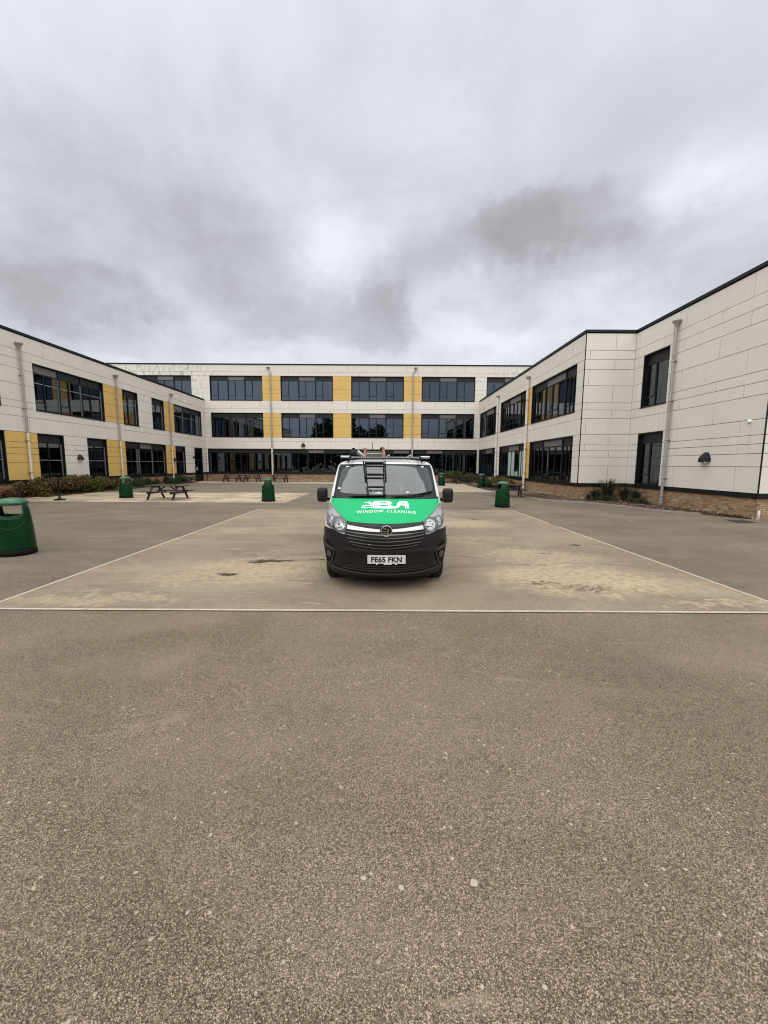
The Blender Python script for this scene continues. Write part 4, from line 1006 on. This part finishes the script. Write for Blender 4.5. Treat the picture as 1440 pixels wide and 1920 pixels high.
# headlamps
LAMP = [(.925, 1.235), (.885, 1.21), (.828, 1.162), (.755, 1.114), (.679, 1.068), (.575, 1.012), (.570, .93), (.583, .852), (.67, .865), (.781, .905), (.88, .945), (.928, .99), (.945, 1.06), (.947, 1.15)]
for sg in (-1, 1):
    pl = [(x*sg, z) for x, z in LAMP]
    hl = patch('headlight', 'lampbase', [pl], .014, .04, sp=.03)
    upz = [(x*sg, z) for x, z in [(.918, 1.222), (.885, 1.20), (.828, 1.152), (.755, 1.104), (.69, 1.066), (.72, 1.055), (.80, 1.06), (.85, 1.075), (.885, 1.05), (.915, 1.09), (.935, 1.16)]]
    patch('upper_reflector', 'lampgrey', [upz], .017, .01, sp=.03, parent=hl)
    n = 22; c = [(sg*(.675+.082*math.cos(2*math.pi*k/n)), .968+.072*math.sin(2*math.pi*k/n)) for k in range(n)]
    c = [(sg*min(max(abs(x), .585), .79), min(z, 1.012+(abs(x)-.575)*.52)) for x, z in c]
    patch('lens', 'lens', [c], .019, .01, sp=.025, parent=hl)
    side = [(x*sg, z) for x, z in [(.80, 1.045), (.85, 1.06), (.865, 1.0), (.845, .955), (.80, .935), (.815, .99)]]
    patch('indicator', 'lens', [side], .018, .01, sp=.025, parent=hl)
    strip = [(x*sg, z) for x, z in [(.590, .860), (.67, .873), (.781, .914), (.87, .953), (.918, 1.0), (.925, 1.0), (.89, .945), (.781, .902), (.67, .860), (.590, .848)]]
    patch('lower_strip', 'chrome', [strip], .022, .01, sp=.03, parent=hl)
    patch('headlight_seam', 'vblack', [[(x*sg, z) for x, z in [(.553, 1.018), (.573, 1.022), (.582, .85), (.565, .84)]]], .016, .02, sp=.03, parent=hl)
# grille
GO = [(0, .998), (.245, 1.000), (.553, 1.010), (.560, .90), (.566, .846), (.524, .772), (.45, .716), (.304, .672), (.15, .650), (0, .640)]
gr = patch('grille', 'vblack', [full(GO)], .016, .03)
def cz(x, zc, ze, xe=.56): return zc+(ze-zc)*(abs(x)/xe)**1.6
def curved_bar(name, mt, x0, x1, zc, ze, h, off, th, parent, xe=.56):
    xs = list(np.linspace(x0, x1, 17)); return patch(name, mt, [[(x, cz(x, zc, ze, xe)+h/2) for x in xs]+[(x, cz(x, zc, ze, xe)-h/2) for x in xs[::-1]]], off, th, sp=.05, parent=parent)
curved_bar('chrome_bar', 'chrome', .075, .548, .914, .948, .036, .040, .03, gr)
curved_bar('chrome_bar', 'chrome', -.548, -.075, .914, .948, .036, .040, .03, gr)
for (zc, ze, xe, h) in [(.856, .892, .555, .013), (.812, .853, .555, .013), (.765, .808, .548, .013), (.714, .765, .505, .013), (.672, .735, .46, .011)]:
    curved_bar('slat', 'slat', -xe, xe, zc, ze, h, .034, .03, gr)
m = MB()
for i in range(40):
    x = -.54+1.08*i/39; m.add([surf(x-.004, cz(x, .958, .985), .019), surf(x+.004, cz(x, .958, .985), .019), surf(x+.012, cz(x, .983, 1.0), .019), surf(x+.004, cz(x, .983, 1.0), .019)], [(0, 1, 2, 3)])
m.build('mesh_insert', 'lip', gr)
# emblem: ring, dark disc and a griffin-like figure
EX, EZ, ER = .018, .908, .076
ec = surf(EX, EZ, .055)
em = MB(); n = 32
em.tube([(ec.x+ER*math.cos(2*math.pi*k/n), ec.y, ec.z+ER*math.sin(2*math.pi*k/n)) for k in range(n)], .0085, 8, closed=True); emb = em.build('emblem', 'chrome', gr, origin=None)
m = MB(); m.add([(ec.x+ER*math.cos(2*math.pi*k/n), ec.y+.003, ec.z+ER*math.sin(2*math.pi*k/n)) for k in range(n)]+[(ec.x+ER*math.cos(2*math.pi*k/n), ec.y+.05, ec.z+ER*math.sin(2*math.pi*k/n)) for k in range(n)], [tuple(range(n))]+[(k, (k+1) % n, (k+1) % n+n, k+n) for k in range(n)]); m.build('emblem_disc', 'vblack', gr)
def flat_shape(mb_, pts, yy, th=.004):
    n = len(pts); mb_.add([(x, yy, z) for x, z in pts]+[(x, yy+th, z) for x, z in pts], [tuple(range(n)), tuple(range(n, 2*n))[::-1]]+[(k, k+n, (k+1) % n+n, (k+1) % n) for k in range(n)])
g = MB(); q = ER
for shp in [[(-.02, -.85), (.30, -.90), (.42, -.55), (.34, -.10), (.55, .15), (.42, .40), (.15, .52), (.02, .30), (.20, .12), (.02, -.20), (.10, -.5)],
            [(-.85, -.05), (-.50, -.20), (-.10, -.12), (-.14, .08), (-.46, -.02), (-.82, .14)], [(-.62, .30), (-.50, .62), (-.34, .60), (-.44, .22)], [(-.28, .30), (-.18, .72), (-.02, .74), (-.12, .28)], [(-.70, -.40), (-.38, -.32), (-.12, -.40), (-.30, -.60)]]:
    flat_shape(g, [(ec.x+a*q, ec.z+b*q) for a, b in shp], ec.y-.004)
g.build('griffin', 'chrome', gr)
# number plate
PL0, PL1, PZ0, PZ1 = -.255, .295, .456, .576
py_ = VY+vf(.51)-.035
pl_o = MB().box(VX+PL0, VX+PL1, py_, py_+.035, PZ0, PZ1).build('number_plate', 'plate', VAN)
def text_mesh(txt, size, spacing=1., bold=.0, xs=1.):
    cu = bpy.data.curves.new('t', 'FONT'); cu.body = txt; cu.size = size; cu.offset = bold; cu.space_character = spacing; cu.align_x = 'CENTER'; cu.resolution_u = 4
    o = bpy.data.objects.new('t', cu); COL.objects.link(o); bpy.context.view_layer.update()
    me = bpy.data.meshes.new_from_object(o.evaluated_get(bpy.context.evaluated_depsgraph_get())); v = [(p.co.x*xs, p.co.y) for p in me.vertices]; f = [tuple(p.vertices) for p in me.polygons]
    bpy.data.objects.remove(o); bpy.data.meshes.remove(me); return v, f
v, f = text_mesh('FE65 FKN', .108, 1.03, .0040, .98)
x0_, x1_ = min(p[0] for p in v), max(p[0] for p in v); sc_ = .445/(x1_-x0_)
zz0, zz1 = min(p[1] for p in v), max(p[1] for p in v); sz_ = .083/(zz1-zz0)
m = MB(); m.add([(VX+(PL0+PL1)/2+(p[0]-(x0_+x1_)/2)*sc_, py_-.0015, (PZ0+PZ1)/2+(p[1]-(zz0+zz1)/2)*sz_) for p in v], f); m.build('plate_text', 'ink', pl_o)
MB().box(VX-.02, VX+.10, py_+.002, py_+.02, PZ0-.014, PZ0-.002).build('plate_tab', 'bulk', pl_o)
for x in (-.12, .16): MB().box(VX+x-.012, VX+x+.012, py_-.004, py_+.02, PZ0-.014, PZ0-.001).build('plate_clip', 'vinyl', pl_o)
# lower intake, lip highlight, fog recesses shaded by black patches
curved_bar('lower_intake', 'vblack', -.60, .60, .375, .385, .085, .014, .02, bump_o, .6)
for k, (zc, ze, xe) in enumerate([(.405, .413, .56), (.372, .388, .60), (.342, .358, .62)]): curved_bar('intake_slat', 'lip', -xe, xe, zc, ze, .010, .024, .02, bump_o, .62)
curved_bar('lower_lip_highlight', 'lip', -.80, .80, .292, .335, .016, .038, .02, bump_o, .8)  # lighter grey paints the highlight line along the lower lip
for sg in (-1, 1):
    rec = [(x*sg, z) for x, z in [(.888, .735), (.80, .665), (.735, .615), (.76, .54), (.80, .42), (.845, .335), (.895, .36), (.935, .5), (.94, .66)]]
    fr_ = patch('fog_recess_shade', 'matt', [rec], .020, .02, sp=.03, parent=bump_o)  # proud black patch paints the shade inside the fog recess
    patch('fog_blade', 'lip', [[(x*sg, z) for x, z in [(.757, .585), (.80, .59), (.925, .635), (.93, .665), (.80, .617), (.757, .60)]]], .03, .02, sp=.03, parent=bump_o)
    patch('fog_trim', 'lip', [[(x*sg, z) for x, z in [(.735, .615), (.745, .615), (.772, .54), (.812, .42), (.85, .352), (.895, .375), (.895, .36), (.845, .330), (.80, .41), (.76, .54)]]], .026, .02, sp=.03, parent=bump_o)
    n = 14; patch('fog_lamp', 'fogglass', [[(sg*(.85+.045*math.cos(2*math.pi*k/n)), .515+.055*math.sin(2*math.pi*k/n)) for k in range(n)]], .028, .02, sp=.03, parent=bump_o)
# bonnet lettering
def conv(X, Y):   # drawing units of the logo -> bonnet (x, z)
    return ((X-711)/711*1.243+ .0 + (.0), 1.2715-(Y-605)*.001215)
def ink(polys, holes=(), name='bonnet_logo', off=.0185): return patch(name, 'vinyl', [[conv(*p) for p in pl] for pl in polys], off, .003, sp=.03, holes=[[conv(*p) for p in h] for h in holes])
B_out = [(612, 606), (735, 606), (762, 612), (772, 626), (766, 640), (752, 645), (772, 652), (782, 664), (800, 668), (815, 655), (826, 625), (845, 609), (885, 605), (915, 612), (926, 630), (928, 684), (893, 684), (889, 660), (860, 648), (848, 655), (835, 672), (812, 684), (590, 684), (600, 672), (575, 668), (590, 655), (560, 652), (585, 640), (570, 634), (600, 622)]
h1 = [(662, 620), (722, 620), (732, 626), (722, 633), (662, 633)]; h2 = [(662, 648), (728, 648), (738, 656), (728, 664), (662, 664)]; h3 = [(862, 634), (872, 622), (884, 620), (892, 634)]
logo = ink([B_out], [h1, h2, h3])
for x0, x1, y in [(540, 578, 620), (515, 556, 626), (555, 596, 634), (495, 530, 662), (520, 575, 655), (492, 532, 680), (540, 590, 676)]:
    patch('speed_stripe', 'vinyl', [[conv(x0+5, y-4), conv(x1+5, y-4), conv(x1, y+4), conv(x0, y+4)]], .0185, .003, sp=.05, parent=logo)
v, f = text_mesh('WINDOW CLEANING', .03, 1.35, .0004)
x0_, x1_ = min(p[0] for p in v), max(p[0] for p in v); zm = min(p[1] for p in v); zh = max(p[1] for p in v)-zm
tv = []
for a, b in v:
    X = .016+(a-(x0_+x1_)/2)*.915/(x1_-x0_); Z = 1.127+(b-zm)/zh*.031-.020*(X/.46)**2; tv.append(surf(X, Z, .0175))
m = MB(); m.add(tv, f); m.build('bonnet_text', 'vinyl', VAN)
# mirrors
for sg in (-1, 1):
    cx, cy, cz_m = VX+sg*1.085, VY+1.22, 1.355
    vs = []; K = 20; prof = [(-.06, .55), (-.045, .86), (-.01, 1.), (.05, .98), (.075, .9)]
    for dy, s in prof:
        for k in range(K):
            a = 2*math.pi*k/K; c, s_ = math.cos(a), math.sin(a); ex = lambda v_: math.copysign(abs(v_)**.45, v_)
            vs.append((cx+ex(c)*.092*s, cy+dy, cz_m+ex(s_)*.125*s))
    m = MB(); m.add(vs, [(i*K+k, i*K+(k+1) % K, (i+1)*K+(k+1) % K, (i+1)*K+k) for i in range(len(prof)-1) for k in range(K)]+[tuple(range(K))[::-1], tuple(range(4*K, 5*K))], True)
    mo = m.build('mirror', 'bumper', VAN)
    MB().bar((cx-sg*.03, cy+.02, cz_m-.075), (VX+sg*.93, VY+1.34, cz_m-.085), .07, .05).build('mirror_arm', 'vblack', mo)
    MB().box(cx-.088, cx+.088, cy-.062, cy-.05, cz_m-.052, cz_m-.046).build('mirror_seam', 'lip', mo)
    MB().box(cx-.075, cx+.075, cy+.076, cy+.079, cz_m-.105, cz_m+.105).build('mirror_glass', 'chrome', mo)
# wipers
for pts in [[(.10, 1.325), (.45, 1.342), (.62, 1.372), (.80, 1.402)], [(-.60, 1.326), (-.3, 1.335), (-.02, 1.345)]]:
    P2 = []
    for i in range(len(pts)-1):
        for k in range(5): t_ = k/5; P2.append(surf(pts[i][0]*(1-t_)+pts[i+1][0]*t_, pts[i][1]*(1-t_)+pts[i+1][1]*t_, .032))
    P2.append(surf(*pts[-1], .03)); wo = MB().tube(P2, .011, 6).build('wiper', 'vblack', VAN)
    q = [surf(pts[0][0]*(1-t_)+pts[-1][0]*t_, pts[0][1]*(1-t_)+pts[-1][1]*t_, .018) for t_ in np.linspace(.1, 1, 12)]
    MB().tube(q, .007, 5).build('wiper_blade', 'rubber', wo)
# wheels
for sg in (-1, 1):
    for wy in (WY1, WY2):
        c = Vector(vp(sg*WX, wy, WR)); vs = []; K = 36; prof = [(-.105, .22), (-.105, .29), (-.085, .325), (-.04, .335), (.04, .335), (.085, .325), (.105, .29), (.105, .22), (.06, .21)]
        for dx, r_ in prof:
            for k in range(K): a = 2*math.pi*k/K; vs.append((c.x+sg*dx, c.y+r_*math.cos(a), c.z+r_*math.sin(a)))
        wh = MB(); wh.add(vs, [(i*K+k, i*K+(k+1) % K, (i+1)*K+(k+1) % K, (i+1)*K+k) for i in range(len(prof)-1) for k in range(K)], True)
        wo = wh.build('wheel', 'rubber', VAN, origin=tuple(c))
        rm = MB(); vs = []
        for dx, r_ in [(.085, .215), (.07, .19), (.05, .12), (.09, .05), (.09, 0.001)]:
            for k in range(K): a = 2*math.pi*k/K; vs.append((c.x+sg*dx, c.y+r_*math.cos(a), c.z+r_*math.sin(a)))
        rm.add(vs, [(i*K+k, i*K+(k+1) % K, (i+1)*K+(k+1) % K, (i+1)*K+k) for i in range(4) for k in range(K)], True); rm.build('rim', 'alu', wo, origin=tuple(c))
# flank: door seams, handle, rubbing strip, fuel flap
for sg in (-1, 1):
    def fl(y, z, o=.004): return vp(sg*vx(y, z, o), y, z)
    for y in (1.42, 2.48, 3.55):
        zs = np.linspace(.42 if y > 1.5 else .80, 1.80 if y > 1.5 else 1.30, 14)
        MB().tube([fl(y, z, .001) for z in zs], .006, 5).build('door_seam', 'vblack', VAN)
    m = MB(); ys = np.linspace(1.40, 3.55, 18)
    m.add([fl(y, .50, .004) for y in ys]+[fl(y, .50, .016) for y in ys]+[fl(y, .60, .016) for y in ys]+[fl(y, .60, .004) for y in ys], [(j*18+i, j*18+i+1, (j+1)*18+i+1, (j+1)*18+i) for j in range(3) for i in range(17)]); m.build('rubbing_strip', 'bumper', VAN)
    MB().bar(fl(2.22, 1.12, .022), fl(2.42, 1.12, .022), .03, .035).build('door_handle', 'vblack', VAN)
    c = Vector(vp(sg*(WX+.088), WY1, WR))
    for wy in (WY1, WY2):
        rb = MB()
        for k in range(8):
            a = 2*math.pi*k/8; rb.bar((c.x, VY+wy+.05*math.cos(a), c.z+.05*math.sin(a)), (c.x-sg*.012, VY+wy+.2*math.cos(a), c.z+.2*math.sin(a)), .05, .012, (1, 0, 0))
        rb.build('wheel_trim', 'alu', VAN)
# dark underbody, set low to deepen the shade beneath the van
MB().box(VX-.70, VX+.70, VY+.34, VY+4.8, .17, .222).build('underbody', 'rubber', VAN)
# cab interior
MB().box(VX-.86, VX+.86, VY+1.15, VY+1.62, .9, 1.24).box(VX-.62, VX-.22, VY+1.2, VY+1.55, 1.24, 1.31).build('dashboard', 'dash', VAN)
MB().box(VX-.88, VX+.88, VY+2.62, VY+2.66, .5, 1.90).build('bulkhead', 'bulk', VAN)
def cushion(name, x, y, z, sx, sy, sz, par, tilt=0.):
    K = 16; vs = []; J = 8
    ex = lambda v_, e: math.copysign(abs(v_)**e, v_)
    for j in range(J+1):
        b = -math.pi/2+math.pi*j/J
        for k in range(K):
            a = 2*math.pi*k/K; zz = sz*ex(math.sin(b), .5); vs.append((x+sx*ex(math.cos(b), .5)*ex(math.cos(a), .6), y+sy*ex(math.cos(b), .5)*ex(math.sin(a), .6)+zz*tilt, z+zz))
    return MB().add(vs, [(j*K+k, j*K+(k+1) % K, (j+1)*K+(k+1) % K, (j+1)*K+k) for j in range(J) for k in range(K)], True).build(name, 'seat', par)
for x in (-.50, .17, .56):
    st = cushion('seat', x, VY+2.22, 1.13, .22 if x < 0 else .19, .08, .36, VAN, .15); st.location
    cushion('headrest', x, VY+2.30, 1.62, .125, .05, .10, st)
n = 28; swc = Vector(vp(-.44, 1.70, 1.33)); e2 = Vector((0, .45, .9)).normalized()
sw = MB().tube([swc+Vector((1, 0, 0))*.19*math.cos(2*math.pi*k/n)+e2*.19*math.sin(2*math.pi*k/n) for k in range(n)], .015, 8, closed=True).bar(swc-Vector((.18, 0, 0)), swc+Vector((.18, 0, 0)), .04, .03).build('steering_wheel', 'vblack', VAN)
MB().box(VX-.1, VX+.14, VY+1.86, VY+1.9, 1.80, 1.86).build('rear_view_mirror', 'vblack', VAN)
# ---- roof rack
rk = MB()
for y in (1.98, 3.2, 4.4): rk.bar(vp(-.66, y, 2.015), vp(.66, y, 2.015), .05, .028)
rack = rk.build('roof_rack', 'alu', VAN)
for sg in (-1, 1):
    MB().bar(vp(sg*.66, 1.86, 2.01), vp(sg*.66, 4.6, 2.01), .03, .04).build('side_rail', 'black', rack)
    MB().tube([vp(sg*.665, 1.95, 2.02), vp(sg*.84, 1.95, 2.02)], .024, 12).build('end_roller', 'alu', rack)
    for y in (1.98, 4.4): MB().bar(vp(sg*.70, y, 1.925), vp(sg*.68, y, 2.0), .05, .04).build('rack_foot', 'black', rack)
MB().bar(vp(-.60, 1.93, 1.992), vp(.60, 1.93, 1.992), .03, .02).build('lower_bar', 'black', rack)
for x in (-.385, -.03):
    rl = MB(); rl.tube([vp(x, 2.05, 2.03), vp(x, 2.05, 2.075), vp(x, 2.05, 2.105), vp(x, 2.05, 2.17), vp(x, 2.05, 2.19)], [.035, .038, .028, .026, .034], 14); rl.build('guide_roller', 'copper', rack)
MB().box(VX-.35, VX-.065, VY+2.03, VY+2.06, 2.04, 2.135).build('back_board', 'board', rack)
MB().box(VX-.35, VX-.065, VY+2.02, VY+2.03, 2.08, 2.09).build('board_edge', 'vinyl', rack)
MB().tube([vp(-.06, 2.15, 2.17), vp(-.07, 2.15, 2.21)], .035, 12).build('end_stop', 'black', rack)
MB().tube([vp(-.28, 3.2, 2.0), vp(-.28, 3.2, 2.36)], .008, 6).build('aerial', 'black', rack)
reel = MB(); reel.tube([vp(-.60, 2.0, 2.03), vp(-.60, 2.0, 2.06), vp(-.60, 2.0, 2.11), vp(-.60, 2.0, 2.15)], [.05, .075, .075, .04], 14).tube([vp(-.60, 1.99, 2.145), vp(-.60, 1.99, 2.19)], .028, 12).build('clamp_head', 'black', rack)
MB().tube([vp(-.53, 1.98, 2.12), vp(-.40, 1.98, 2.035)], [.045, .02], 10).build('pole_clamp', 'alu', rack)
MB().lathe([(0, .0), (.026, 0), (.026, .012), (0, .014)], 12, vp(-.60, 1.99, 2.19)).build('clamp_cap', 'vinyl', rack)
for x in (.06, .46): MB().tube([vp(x-.04, 1.96, 2.03), vp(x+.03, 1.96, 2.06)], [.008, .014], 6).build('tie_down', 'alu', rack)
for sg in (-1, 1):
    m = MB()
    for i in range(3): m.bar(surf(sg*(.70+.035*i), 1.905, .004), surf(sg*(.685+.035*i), 1.935, .004), .008, .004)
    m.build('roof_vent_marks', 'dash', VAN)
# ---- ladder leaning on the windscreen
LD = empty('ladder', (VX-.2, VY+1.2, 1.33), 'short black ladder section leaning on the van windscreen', 'ladder')
def lp(x, z, off=.05): return surf(x, z, off)
for a, b in [((-.400, 1.886), (-.345, 1.60)), ((-.005, 1.886), (.012, 1.60))]:
    MB().bar(lp(*a, .05), lp(*b, .05), .026, .03, (0, -1, .7)).build('outer_rail', 'matt', LD)
for a, b in [((-.365, 1.884), (-.292, 1.40)), ((-.035, 1.884), (-.012, 1.40))]:
    MB().bar(lp(*a, .04), lp(*b, .04), .020, .03, (0, -1, .7)).build('inner_rail', 'matt', LD)
for a, b in [((-.305, 1.45), (-.283, 1.335)), ((-.018, 1.45), (-.012, 1.335))]:
    MB().bar(lp(*a, .045), lp(*b, .045), .04, .04, (0, -1, .7)).build('foot', 'rubber', LD)
for x0, x1, z in [(-.372, -.03, 1.868), (-.335, -.02, 1.665), (-.300, -.012, 1.462)]:
    MB().bar(lp(x0, z, .045), lp(x1, z, .045), .03 if z > 1.6 else .02, .026, (0, -1, .7)).build('rung', 'matt', LD)
print('objects', len(bpy.data.objects))
